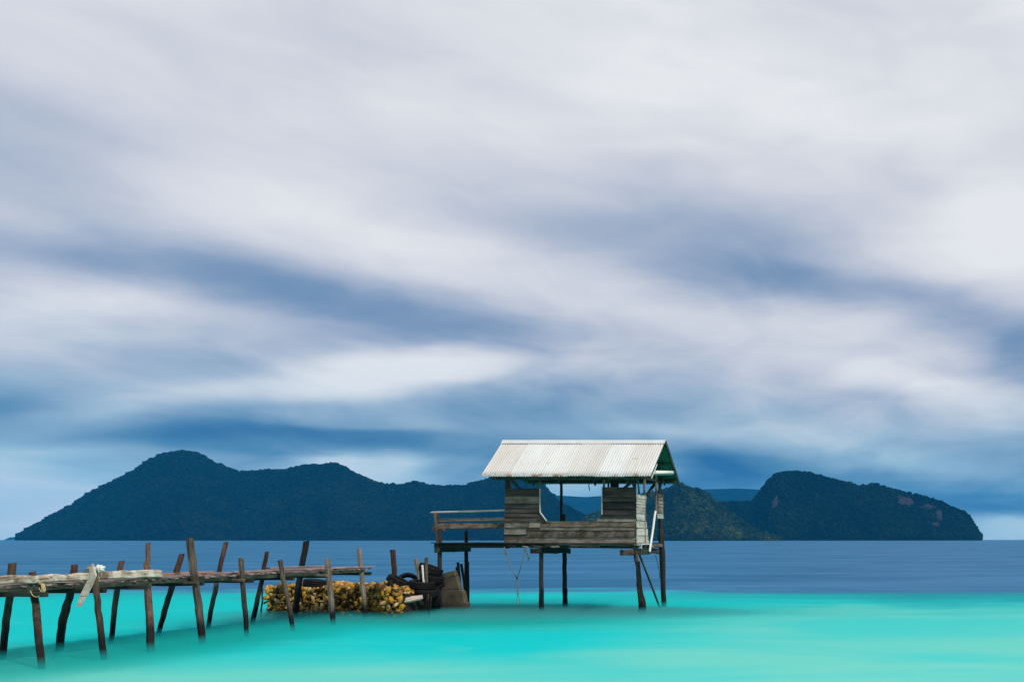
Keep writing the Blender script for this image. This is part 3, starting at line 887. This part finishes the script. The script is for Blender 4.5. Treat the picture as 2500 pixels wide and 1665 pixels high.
# seen from the camera the tyres lie mostly tread-on
VW, RT, UP = Vector((.56, -.83, .05)), Vector((.83, .56, 0)), Vector((0, 0, 1))
def ax(u, r, v): return UP * u + RT * r + VW * v
tyre(770, 1423, 24.5, ax(1, .12, .03), 'black tyre lying flat on the coral wall under the jetty', .92)
tyre(974, 1420, 24.5, ax(.86, .50, .10), 'tilted tyre on the left of the heap, on top of another', 1.03)
tyre(970, 1440, 24.15, ax(.72, .66, .22), 'steeply tilted lowest left tyre resting on the coral', 1.05)
tyre(995, 1421, 25.1, ax(.42, -.1, 1), 'upright tyre with its round hole showing water behind', .90)
tyre(1030, 1427, 24.55, ax(1, .10, .10), 'flat tyre in the middle of the heap below the two stakes', 1.05)
tyre(1056, 1428, 25.15, ax(1, -.12, .06), 'flat tyre wedged behind the middle of the heap', .95)
tyre(1041, 1447, 24.5, ax(1, -.02, .10), 'lowest flat tyre of the heap above the dark sticks', 1.0)
tyre(1051, 1390, 25.0, ax(.93, .38, .10), 'topmost tyre of the heap leaning down to the hut leg', 1.03)
tyre(1054, 1409, 25.0, ax(.93, .26, .16), 'second tyre from the top at the hut leg', .98)
tyre(1066, 1460, 24.9, ax(.05, 1, .08), 'tyre standing on edge against the concrete block', .95)

# ------------------------------------------------------------------ stakes, timber and concrete by the hut
def lone(name, label, cat, pts, ws, mat, D, square=.8, group=None, sink=.3):
    o = post_px(name, pts, ws, mat, None, square, D, sink)
    return tag(o, label, cat, group)
lone('wooden_post', 'lone brown post without deck beyond the jetty end', 'post', [(972, 1497), (969, 1450), (964, 1404), (958, 1342)], [12, 13, 11, 11], 'post_red', 24.9)
lone('wooden_stake', 'reddish stake standing in the left of the tyre heap', 'stake', [(1026, 1440), (1023, 1410), (1016, 1365)], [7, 8, 9], 'post_pale', 24.75)
lone('wooden_stake', 'taller split brown stake standing in the tyre heap', 'stake', [(1041, 1440), (1041, 1410), (1041, 1361)], [6, 7, 8], 'post_pale', 24.65)
o = board('wooden_stake', at(1035, 1430, 24.5), at(1031, 1379, 24.6), .045, .03, 'white_board', None, nrm=(0, -1, 0), jit=.003)
tag(o, 'short white painted stake between the two brown stakes', 'stake')
o = board('timber', at(975, 1470, 23.75), at(1031, 1457, 24.1), .13, .12, 'bleached', None, nrm=(0, -1, .3), jit=.012, segs=7, ragged=.02)
tag(o, 'weathered square timber lying aslant below the tyres', 'timber')
lone('wooden_stake', 'dark stake leaning behind the concrete block, nearest to it', 'stake', [(1131, 1470), (1124, 1430), (1118, 1372)], [7, 6, 6], 'post_dark', 26.3, 1)
lone('wooden_stake', 'dark leaning stake next to the right hand leg of the hut terrace', 'stake', [(1140, 1470), (1133, 1420), (1126, 1376)], [7, 6, 6], 'post_dark', 26.45, 1)
lone('wooden_stake', 'short dark stake half hidden behind the concrete block', 'stake', [(1119, 1460), (1116, 1420), (1114, 1384)], [4, 4, 4], 'post_dark', 26.6, 1)
for (a, b, lab) in (((1039, 1490), (1043, 1452), 'thin dark stick under the lowest flat tyre'), ((1050, 1488), (1053, 1456), 'thin reddish stick under the tyres near the hut leg'), ((1045, 1492), (1046, 1450), 'thin upright stick in the middle below the tyres')):
    lone('stick', lab, 'stick', [a, b], [3, 3], 'post_red', 24.2, .3)

conc = empty('concrete_block', (-14.6, 25.9, 0))
tag(conc, 'broken stack of brown concrete slabs standing in the water under the terrace', 'concrete')
def cpoly(l, D): return [(at(x, y, D).x, at(x, y, D).z) for (x, y) in l]
D0 = 25.45
def slab(poly, y0, y1, extra=0):
    pts = []
    P_ = cpoly(poly, D0)
    for i in range(len(P_)):
        a, b = Vector(P_[i]), Vector(P_[(i + 1) % len(P_)])
        n = max(1, int((b - a).length / .09))
        for k in range(n):
            q = a.lerp(b, k / n)
            pts.append((q.x + random.uniform(-.009, .009), q.y + random.uniform(-.009, .009)))
    o = prism('slab', pts, y0, y1, 'concrete', conc)
    bv = o.modifiers.new('bevel', 'BEVEL'); bv.width = .012; bv.segments = 2; bv.limit_method = 'ANGLE'
slab([(1073, 1541), (1140, 1541), (1139, 1473), (1133, 1470), (1128, 1443), (1121, 1439), (1075, 1441.5)], D0, D0 + .22)
slab([(1075, 1440.8), (1121, 1437.8), (1116, 1420), (1112, 1405.3), (1076, 1411.5)], D0 + .02, D0 + .20)
slab([(1076, 1411), (1112, 1404.8), (1109.5, 1392), (1077, 1400)], D0 + .005, D0 + .19)

# dead branch awash in front of the lone post
br = empty('branch', at(980, 1505, 23.6))
tag(br, 'dead twiggy branch awash in front of the lone post', 'branch')
for k in range(12):
    a = random.uniform(-1.2, 1.2); L = random.uniform(.25, .6)
    p0 = at(975 + random.uniform(-3, 3), 1498, 23.7)
    pts = [p0, p0 + Vector((math.sin(a) * L * .4, -L * .35, -.02)), p0 + Vector((math.sin(a) * L * .8 + random.uniform(-.06, .06), -L * .7, -.08)), p0 + Vector((math.sin(a * 1.2) * L * 1.2, -L * 1.0, -.19))]
    cord('twig', pts, .007, 'mud_red' if k < 2 else 'dark_rope', br, sides=5, sub=2)

# ------------------------------------------------------------------ hut
hut = empty('hut', (-11.0, 26.5, 0))
tag(hut, 'weathered plank hut on stilts with a white corrugated roof and open window', 'hut')
WY = 25.35                                        # front wall plane
def wx(px): return (px - CX) * WY / F
def wz(py): return CAMH - (py - HY) * WY / F
# --- legs
def leg(pts, ws, mat, D, square=.85):
    return post_px('leg', pts, ws, mat, hut, square, D)
la = leg([(1321.5, 1496), (1321.5, 1440), (1321, 1340)], [10.5, 9, 8.5], 'post_dark', 25.42, 1)
lb = leg([(1379.5, 1487), (1379, 1430), (1378, 1346)], [10, 9, 8.5], 'post_dark', 26.95, 1)
lc = leg([(1569, 1495), (1567, 1465), (1562, 1440), (1558, 1385), (1550, 1345)], [17, 16, 12, 10, 9], 'post_wood', 25.4, .4)
ld = leg([(1621, 1488), (1619, 1430), (1616, 1350), (1614, 1300), (1611, 1268), (1611, 1175)], [10, 10, 12, 10, 7, 6], 'post_dark', 27.7, .8)
le = leg([(1074, 1496), (1074, 1430), (1074, 1300), (1074.5, 1291)], [10, 9, 9, 8], 'post_dark', 25.42, 1)
lf = leg([(1140, 1487), (1139, 1420), (1138, 1335), (1138, 1296)], [11, 9, 8, 7.5], 'post_dark', 26.8, 1)
board('leg_splint', at(1569, 1480, 25.32), at(1559, 1370, 25.32), .085, .035, 'dark_beam', lc, jit=.006)
board('leg_splint', at(1326, 1492, 25.37), at(1325.5, 1437, 25.37), .05, .04, 'dark_beam', la, jit=.004)
board('leg_splint', at(1384, 1484, 26.9), at(1383, 1435, 26.9), .05, .04, 'dark_beam', lb, jit=.004)
board('leg_splint', at(1144, 1486, 26.75), at(1143, 1371, 26.75), .05, .04, 'dark_beam', lf, jit=.004)
board('leg_splint', (-9.0, 27.66, 1.5), (-9.02, 27.63, 2.5), .10, .04, 'grey_plank', ld, jit=.008, nrm=(.6, -1, 0))
board('brace', at(1559, 1347, 25.5), at(1614, 1490, 27.5), .06, .05, 'green_wood', hut, nrm=(1, 0, 0), jit=.004)
# --- bearers front to back on the pairs of legs
board('bearer', (-11.83, 24.78, 1.84), (-11.83, 27.3, 1.82), .16, .10, 'dark_beam', hut, nrm=(1, 0, 0), jit=.014, segs=8, ragged=.02)
board('bearer', (-9.12, 24.45, 1.80), (-9.12, 27.75, 1.80), .17, .10, 'grey_plank', hut, nrm=(1, 0, 0), jit=.014, segs=8, ragged=.02)
board('bearer', (-14.83, 25.2, 1.865), (-14.83, 27.0, 1.865), .14, .09, 'moss_wood', hut, nrm=(1, 0, 0), jit=.008, segs=6)
board('bearer', (-8.98, 25.6, 1.79), (-8.98, 26.45, 1.79), .16, .05, 'moss_wood', hut, nrm=(1, 0, 0), jit=.008, segs=6, ragged=.02)
# --- long floor beams
for y, x1 in ((25.40, -9.0), (26.6, -9.1), (27.45, -9.0)):
    board('floor_beam', (-14.98, y, 1.985), (-11.9, y, 1.985), .13, .07, 'dark_beam', hut, jit=.006)
    board('floor_beam', (-12.0, y + .075, 1.98), (x1, y + .075, 1.965), .12, .07, 'dark_beam', hut, jit=.006)
# --- floor boards
y = 25.30
while y < 27.6:
    xa = -14.95 + random.uniform(-.06, .06)
    xm = random.uniform(-12.9, -11.6)
    board('floor_board', (xa, y, 2.068), (xm, y, 2.066), .125, .028, 'dark_beam', hut, nrm=(0, 0, 1), jit=.004, ragged=.015)
    board('floor_board', (xm + .01, y, 2.062), (-9.03 + random.uniform(-.05, .03), y, 2.05), .125, .028, 'dark_beam', hut, nrm=(0, 0, 1), jit=.004, ragged=.015)
    y += .134
# splintered scraps at the wall foot
for k in range(16):
    px = random.uniform(1240, 1545)
    L = random.uniform(10, 34)
    yy = random.uniform(1331.5, 1336.5)
    board('splinter', at(px, yy, 25.26 + random.uniform(-.03, .02)), at(px + L, yy + random.uniform(-1.2, 1.2), 25.26), random.uniform(.012, .035), .02, random.choice(['bleached', 'grey_plank', 'brown_plank', 'dark_beam']), hut, nrm=(0, -.6, 1), jit=.006, ragged=.03)
# --- front wall planks (clapboards), each its own piece
LW, RW = wx(1232), wx(1553)
def wp(pxl, pxr, y_top, y_bot, mat, pxl_t=None, pxr_t=None, off=0.0):
    z1, z0 = wz(y_top), wz(y_bot)
    poly = plank_outline(wx(pxl), wx(pxr), wx(pxl_t if pxl_t is not None else pxl), wx(pxr_t if pxr_t is not None else pxr), z0 - .012, z1)
    prism('wall_plank', poly, WY - .022 - off, WY - off, mat, hut, tilt=.15)
# left panel (photo rows), window opening between 1318 and 1471
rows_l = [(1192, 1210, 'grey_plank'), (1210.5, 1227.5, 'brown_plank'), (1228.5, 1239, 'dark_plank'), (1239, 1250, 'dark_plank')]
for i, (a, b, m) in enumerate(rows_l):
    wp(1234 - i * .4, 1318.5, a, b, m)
wp(1232.6, 1327, 1250, 1261, 'grey_plank', pxr_t=1319)
wp(1232.4, 1335, 1261, 1272.5, 'grey_plank', pxr_t=1327)
wp(1232, 1292, 1273, 1287, 'pale_plank')
wp(1293, 1319.5, 1273.5, 1286.5, 'pale_plank')
wp(1232, 1285, 1288, 1303, 'pale_plank')
wp(1231.6, 1266, 1304, 1327, 'grey_plank')
wp(1266.5, 1331, 1304.5, 1326.5, 'pale_plank')
wp(1286, 1319.8, 1287, 1293.5, 'grey_plank')
# long planks below the window
wp(1320.5, 1552, 1272.5, 1285, 'brown_plank')
wp(1320.5, 1552, 1285.5, 1293, 'pale_plank')
wp(1286.5, 1552, 1293.5, 1310, 'brown_plank')
wp(1332, 1552, 1310.5, 1329.5, 'pale_plank')
# right panel
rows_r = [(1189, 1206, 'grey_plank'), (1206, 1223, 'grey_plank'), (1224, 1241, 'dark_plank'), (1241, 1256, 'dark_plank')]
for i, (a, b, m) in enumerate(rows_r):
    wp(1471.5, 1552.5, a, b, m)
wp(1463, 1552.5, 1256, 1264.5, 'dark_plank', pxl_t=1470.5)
wp(1456, 1552.5, 1264.5, 1272.5, 'pale_plank', pxl_t=1463)
# window trim
def trim(x0, y0, x1, y1, w=.02):
    board('window_trim', Vector((wx(x0), WY - .02, wz(y0))), Vector((wx(x1), WY - .02, wz(y1))), .06, w, 'rail_top', hut, nrm=(1, 0, .3), jit=.002)
trim(1319.3, 1192, 1319.3, 1249.5)
trim(1319.5, 1250, 1335.5, 1272)
trim(1470.6, 1189, 1470.6, 1256)
# --- posts of the frame
def upright(px, D, z0, z1, w, mat, px1=None, wdy=None):
    a = Vector(((px - CX) * D / F, D, z0)); b = Vector((((px1 or px) - CX) * D / F, D, z1))
    return board('frame_post', a, b, w, wdy or w, mat, hut, nrm=(0, -1, 0), jit=.004)
upright(1238, 25.42, 1.9, 4.15, .085, 'grey_plank')
upright(1318, 25.42, 2.0, 4.12, .055, 'brown_plank')
upright(1474.5, 25.42, 2.0, 4.12, .055, 'brown_plank')
upright(1485.5, 25.5, 3.5, 4.12, .05, 'green_wood')
upright(1549, 25.42, 1.75, 4.12, .085, 'green_wood')
upright(1573.5, 26.02, 2.0, 4.3, .06, 'brown_plank')
upright(1602, 27.1, 3.0, 4.25, .06, 'brown_plank')
upright(1370.5, 27.55, 2.05, 4.1, .065, 'dark_beam')
upright(1376.5, 27.5, 2.05, 2.98, .085, 'dark_beam')
upright(1245, 27.5, 2.05, 4.1, .07, 'dark_beam')
upright(1498, 27.4, 3.1, 4.1, .20, 'dark_beam', wdy=.03)
upright(1508, 27.45, 2.05, 4.1, .07, 'dark_beam')
# --- braces
def brace(p0, p1, w, t, mat, nrm=(0, -1, 0)):
    return board('brace', at(*p0), at(*p1), w, t, mat, hut, nrm=nrm, jit=.003)
brace((1244, 1165, 25.5), (1271, 1195, 25.5), .075, .04, 'green_wood')
brace((1524, 1192, 25.5), (1550, 1168, 25.5), .085, .04, 'green_wood')
brace((1557, 1172, 25.45), (1566, 1250, 25.9), .05, .04, 'green_post')
brace((1575, 1213, 26.9), (1601, 1178, 27.3), .085, .05, 'dark_beam')
brace((1608, 1212, 27.5), (1616, 1172, 27.6), .06, .05, 'brown_plank')
brace((1600.5, 1247, 26.75), (1586, 1346, 26.2), .075, .03, 'white_board', nrm=(1, -.3, 0))
# --- side wall of whitewashed slats (wall plane x = RW)
SX = RW + .012
ys_px = [(1206, 1217, 1576), (1217.5, 1224, 1575.5), (1224, 1230, 1575), (1230.5, 1238, 1575), (1238.5, 1253.5, 1574), (1254, 1270.5, 1574.5), (1271.5, 1289, 1577.5), (1290, 1307, 1580), (1307.5, 1326.5, 1581.5)]
for (a, b, pe) in ys_px:
    ye = F * -SX / (CX - pe)
    zt, zb = CAMH - (a - HY) * 25.4 / F, CAMH - (b - HY) * 25.4 / F
    board('side_slat', (SX + .012, WY - .02, (zt + zb) / 2), (SX + .012, ye, (zt + zb) / 2), zt - zb - .008, .018, 'whitewash', hut, nrm=(1, 0, .05), jit=.004, ragged=.006)
for (a, b) in ((1206, 1214), (1214.5, 1222), (1222.5, 1230), (1230.5, 1238), (1238.5, 1253), (1253.5, 1266)):
    y0, y1 = F * -SX / (CX - 1603.5), F * -SX / (CX - 1615)
    if a > 1253: y0 -= .12
    zt, zb = CAMH - (a - HY) * 27.4 / F, CAMH - (b - HY) * 27.4 / F
    board('side_slat', (SX + .05, y0, (zt + zb) / 2), (SX + .05, y1, (zt + zb) / 2), zt - zb - .008, .018, 'whitewash' if a > 1253 else 'pale_plank', hut, nrm=(1, 0, .05), jit=.004, ragged=.006)
board('batten', (SX - .03, 25.76, 2.1), (SX - .03, 25.76, 3.5), .05, .03, 'green_wood', hut, nrm=(1, 0, 0), jit=.003)
board('sill_board', (SX + .04, WY - .05, 2.015), (SX + .04, 26.3, 2.03), .03, .06, 'rail_top', hut, nrm=(1, 0, 0), jit=.003, ragged=.01)
board('sill_board', (SX + .01, 26.3, 1.97), (SX + .01, 27.6, 1.99), .10, .05, 'brown_plank', hut, nrm=(1, 0, 0), jit=.006, ragged=.01)
for y_ in (25.62, 26.0, 26.28):
    board('joist', (SX - .1, y_, 1.95), (SX + .06, y_, 1.95), .10, .05, 'rail_top' if y_ < 25.7 else 'moss_wood', hut, nrm=(0, 1, 0), jit=.004)
# --- roof
EY, RY, BY = 25.0, 26.3, 27.68
RXL, RXR = -13.42, -8.46
EZ, RZ = 4.0, 5.172
def roof_sheet(x0, x1, y_e, z_e, y_r, z_r, lift, pitch=.075, amp=.015, rag=0.0):
    n = max(8, int((x1 - x0) / pitch * 6))
    run = Vector((0, y_r - y_e, z_r - z_e)); ln = run.length; run.normalize()
    nrm = Vector((1, 0, 0)).cross(run)
    if nrm.z < 0: nrm = -nrm
    o0 = Vector(((x0 + x1) / 2, (y_e + y_r) / 2, (z_e + z_r) / 2))
    top, bot = [], []
    steps = 5
    for j in range(steps + 1):
        e = Vector((0, y_e, z_e)) + run * ln * j / steps
        if j == 0: e = e - run * rag
        for i in range(n + 1):
            x = x0 + (x1 - x0) * i / n
            w_ = amp * math.sin(2 * math.pi * x / pitch) + lift + .004 * math.sin(x * 2.1 + j)
            p = Vector((x, e.y, e.z)) + nrm * w_
            top.append(p - o0); bot.append(p - o0 - nrm * .003)
    k = n + 1
    verts = top + bot; off = len(top)
    faces, mi = [], []
    for j in range(steps):
        for i in range(n):
            a = j * k + i
            faces.append((a, a + 1, a + k + 1, a + k)); mi.append(0)
            faces.append((a + off, a + k + off, a + k + 1 + off, a + 1 + off)); mi.append(1)
    edge = [i for i in range(k)] + [j * k + n for j in range(1, steps + 1)] + [steps * k + i for i in range(n - 1, -1, -1)] + [j * k for j in range(steps - 1, 0, -1)]
    for q in range(len(edge)):
        a, b = edge[q], edge[(q + 1) % len(edge)]
        faces.append((b, a, a + off, b + off)); mi.append(0)
    me = mesh('roof_sheet', verts, faces)
    me.materials.append(MAT['roof_white']); me.materials.append(MAT['roof_green'])
    me.polygons.foreach_set('material_index', mi)
    me.polygons.foreach_set('use_smooth', [m < 2 for m in mi])
    if y_e > y_r: me.flip_normals()
    return link('roof_sheet', me, None, hut, Matrix.Translation(o0))
ns = 6
w_s = (RXR - RXL) / ns
for i in range(ns):
    roof_sheet(RXL + i * w_s, RXL + (i + 1) * w_s + .05 * (i < ns - 1), EY, EZ, RY, RZ, (0, .009, .003, .011, .002, .007)[i], rag=random.uniform(-.008, .012))
    roof_sheet(RXL + i * w_s, RXL + (i + 1) * w_s + .05 * (i < ns - 1), BY, EZ - .05, RY, RZ, .004 * (i % 2))
# ridge cap
cap = []
prof = [(-.125, -.098), (-.06, -.036), (-.02, .012), (0, .020), (.02, .012), (.06, -.036), (.125, -.098), (.118, -.101), (.055, -.042), (0, .010), (-.055, -.042), (-.118, -.101)]
for i in range(13):
    x = RXL - .01 + (RXR - RXL + .02) * i / 12
    cap.append([Vector((x, RY + a, RZ + b + .018 + random.uniform(-.002, .002))) for a, b in prof])
c0 = Vector((-11, RY, RZ))
link('ridge_cap', ring_mesh('ridge_cap', [[v - c0 for v in r] for r in cap]), 'roof_white', hut, Matrix.Translation(c0))
# roofing nails, rows too small to tell apart
bm = bmesh.new()
for t in (.055, .37, .66, .93):
    x = RXL + .12
    while x < RXR - .05:
        p = Vector((x, EY + (RY - EY) * t, EZ + (RZ - EZ) * t)) + Vector((0, -.67, .74)) * .014
        bmesh.ops.create_icosphere(bm, subdivisions=1, radius=.007 if t != .055 else .010, matrix=Matrix.Translation(p - hut.location))
        x += .262 * random.uniform(.85, 1.15)
me = bpy.data.meshes.new('roofing_nails'); bm.to_mesh(me); bm.free()
o = link('roofing_nails', me, 'rust_nail', hut); o['kind'] = 'stuff'
# rafters and purlins
sl = Vector((0, RY - EY, RZ - EZ)).normalized(); n_f = Vector((0, -sl.z, sl.y)); n_b = Vector((0, sl.z, sl.y))
for x in (RXL + .35, -12.2, -11.1, -10.0, RXR - .42):
    board('rafter', Vector((x, EY + .08, EZ + .02)) - n_f * .085, Vector((x, RY - .02, RZ - .03)) - n_f * .085, .08, .045, 'green_wood', hut, nrm=(1, 0, 0), jit=.002)
    board('rafter', Vector((x, BY - .08, EZ - .02)) - n_b * .085, Vector((x, RY + .02, RZ - .03)) - n_b * .085, .08, .045, 'green_wood', hut, nrm=(1, 0, 0), jit=.002)
for t in (.12, .5, .88):
    for (ya, za, nn_) in ((EY, EZ, n_f), (BY, EZ - .05, n_b)):
        p = Vector((0, ya + (RY - ya) * t, za + (RZ - za) * t)) - nn_ * .032
        board('purlin', p + Vector((RXL + .04, 0, 0)), p + Vector((RXR - .03, 0, 0)), .06, .035, 'green_wood', hut, nrm=nn_, jit=.002)
# barge boards on the right gable, fascia under the eaves, wall plates
board('barge_board', Vector((RXR + .015, BY + .05, EZ - .09)), Vector((RXR + .015, RY - .02, RZ + .0)), .10, .022, 'green_wood', hut, nrm=(1, 0, 0), jit=.003)
board('barge_sheet', Vector((RXR + .012, EY + .02, EZ - .05)), Vector((RXR + .012, EY + .5, EZ + .40)), .05, .006, 'roof_white', hut, nrm=(1, 0, 0), jit=.002)
board('fascia', (wx(1209) - .05, 25.24, 3.965), (RXR - .45, 25.24, 3.965), .10, .03, 'green_wood', hut, jit=.004, segs=9)
board('wall_plate', (-12.95, 25.42, 4.09), (-8.75, 25.42, 4.09), .08, .08, 'dark_beam', hut, jit=.003)
board('wall_plate', (-13.2, 27.45, 4.02), (-8.5, 27.45, 4.02), .09, .08, 'dark_beam', hut, jit=.003)
for x in (-12.8, -9.0):
    board('tie_beam', (x, 25.15, 4.02), (x, 27.6, 4.02), .08, .06, 'dark_beam', hut, nrm=(1, 0, 0), jit=.003)
# white pipe along the gable
pr = [[Vector((.052 * math.cos(a), 0, .052 * math.sin(a))) + Vector((0, y_ - 26.2, (y_ - 26.2) * .075)) for a in np.linspace(0, 2 * math.pi, 17)[:-1]] for y_ in (25.35, 27.05)]
pm = link('gable_pipe', ring_mesh('gable_pipe', pr, smooth=False), 'pvc', hut, Matrix.Translation((RXR - .02, 26.2, 4.21)))
pm.data.polygons.foreach_set('use_smooth', [len(p.vertices) == 4 for p in pm.data.polygons])
board('pipe_batten', (RXR - .02, 25.36, 4.075), (RXR - .02, 27.03, 4.20), .035, .05, 'green_post', pm, nrm=(1, 0, 0), jit=.002)
# --- terrace rails
board('rail', at(1053, 1250.5, 25.45), at(1237, 1245.5, 25.47), .10, .032, 'rail_top', hut, nrm=(0, -.35, 1), jit=.003)
board('rail', at(1060, 1270, 25.52), at(1237, 1266.5, 25.52), .095, .03, 'brown_plank', hut, nrm=(0, -1, .25), jit=.004)
board('rail', at(1060, 1284.5, 25.50), at(1237, 1282.5, 25.50), .165, .03, 'brown_plank', hut, nrm=(0, -1, .35), jit=.005)
board('rail_post', at(1069.5, 1341, 25.35), at(1061.5, 1252, 25.42), .055, .05, 'brown_plank', hut, jit=.004)
board('rail_bracket', at(1056, 1290.5, 25.42), at(1086, 1293, 25.46), .085, .06, 'brown_plank', hut, jit=.005)
board('rail_bracket', at(1066, 1256, 25.8), at(1078, 1282, 26.3), .09, .035, 'post_red', hut, nrm=(1, -.4, 0), jit=.005)
# --- ropes
rs = empty('rope_swing', at(1262, 1337, 25.22))
tag(rs, 'forked old rope ending in a loop, hanging under the hut floor', 'rope')
cord('rope', [at(1231, 1335, 25.22), at(1236, 1348, 25.2), at(1247, 1385, 25.2), at(1262.5, 1411, 25.2)], .013, 'rope', rs)
cord('rope', [at(1282, 1341, 25.22), at(1278, 1360, 25.2), at(1270, 1388, 25.2), at(1262.5, 1411, 25.2)], .013, 'rope', rs)
cord('rope', [at(1262.5, 1411, 25.2), at(1263.5, 1430, 25.2), at(1264.5, 1449, 25.2)], .019, 'rope', rs)
cord('loop', [at(1264.5, 1447, 25.2), at(1268, 1462, 25.2), at(1269, 1471, 25.2), at(1265.5, 1475.5, 25.2), at(1262, 1470, 25.2), at(1262.5, 1461, 25.2), at(1264.5, 1447, 25.2)], .010, 'rope', rs)
cord('knot', [at(1261, 1411, 25.2), at(1263, 1408.5, 25.17), at(1264.5, 1412, 25.2), at(1262.5, 1415, 25.22), at(1261, 1411, 25.2)], .016, 'rope', rs)
cord('loop', [at(1281, 1337, 25.2), at(1279, 1341, 25.2), at(1282, 1345, 25.2), at(1284.5, 1341, 25.2), at(1281, 1337, 25.2)], .009, 'rope', rs)
for k in range(4):
    cord('frayed_end', [at(1284, 1339, 25.2), at(1286 + k * .6, 1349, 25.2), at(1288 + k * 1.3, 1357 + k, 25.2), at(1290 + k * 1.1 - 1.5, 1369 - (k % 2) * 4, 25.2)], .007, 'rope', rs)
    cord('frayed_end', [at(1231, 1336, 25.2), at(1232.5 + k * .5, 1345, 25.2), at(1233.5 + k * 1.2, 1356 - (k % 2) * 4, 25.2)], .007, 'rope', rs)
hr = cord('hanging_rope', [at(1436, 1176, 25.3), at(1438, 1183, 25.28), at(1437, 1188, 25.28), at(1439.5, 1192, 25.28), at(1439, 1198, 25.28)], .013, 'dark_rope')
tag(hr, 'short dark knotted rope end dangling in the window opening', 'rope')
hr = cord('hanging_rope', [at(1448, 1175, 25.3), at(1450, 1179, 25.28), at(1454, 1180, 25.28), at(1457, 1177, 25.28), at(1458, 1174, 25.3)], .010, 'dark_rope')
tag(hr, 'small sagging loop of dark rope at the eaves above the window', 'rope')
pts = [at(1547 + 4 * math.sin(k * 2.1), 1180 + 7 * math.sin(k * 1.3 + .5), 25.3 + .05 * math.cos(k * 1.7)) for k in range(18)]
hr = cord('rope_bundle', pts, .010, 'dark_rope')
tag(hr, 'tangled dark rope bundle under the eaves at the right corner', 'rope')
hr = cord('hanging_rope', [at(1600, 1354, 26.8), at(1605, 1372, 26.8), at(1609, 1392, 26.8), at(1611, 1410, 26.85)], .010, 'dark_rope')
tag(hr, 'thin dark line trailing below the right end of the hut floor', 'rope')

# ------------------------------------------------------------------ air and spray
def box(name, lo, hi, mat, label):
    x0, y0, z0 = lo; x1, y1, z1 = hi
    v = [(x0, y0, z0), (x1, y0, z0), (x1, y1, z0), (x0, y1, z0), (x0, y0, z1), (x1, y0, z1), (x1, y1, z1), (x0, y1, z1)]
    f = [(3, 2, 1, 0), (4, 5, 6, 7), (0, 1, 5, 4), (1, 2, 6, 5), (2, 3, 7, 6), (3, 0, 4, 7)]
    o = link(name, mesh(name, v, f), mat)
    tag(o, label, None, None, 'stuff')
    return o
def volume(name, col, dens, aniso=0.0):
    m, w = new_mat(name)
    v = w.n('ShaderNodeVolumePrincipled', {'Color': (*col, 1), 'Density': dens, 'Anisotropy': aniso})
    w.n('ShaderNodeOutputMaterial', {'Volume': v.outputs[0]})
volume('haze_air', (.02, .44, .93), .000077)
box('haze', (-5300, -5300, -1.5), (5300, 5300, 300), 'haze_air', 'thin blue sea haze')
volume('spray', (.03, .56, .55), .42)
box('sea_spray', (-60, 8, -.25), (30, 33, .19), 'spray', 'thin veil of spray over the shallows')

def wash(name, c, r, col, dens, label):
    """flat lens of churned water lapping round the posts"""
    bm = bmesh.new(); bmesh.ops.create_uvsphere(bm, u_segments=48, v_segments=24, radius=1)
    for v in bm.verts:
        v.co = Vector((v.co.x * r[0], v.co.y * r[1], v.co.z * r[2]))
    me = bpy.data.meshes.new(name); bm.to_mesh(me); bm.free()
    volume(name + '_' + str(len(MAT)), col, dens)
    o = link(name, me, list(MAT)[-1], None, Matrix.Translation(c))
    tag(o, label, None, None, 'stuff')
wash('sea_spray', (-15.9, 17.6, 0), (2.6, 7.4, .13), (.01, .47, .41), .55, 'green churned water washing round the jetty posts')
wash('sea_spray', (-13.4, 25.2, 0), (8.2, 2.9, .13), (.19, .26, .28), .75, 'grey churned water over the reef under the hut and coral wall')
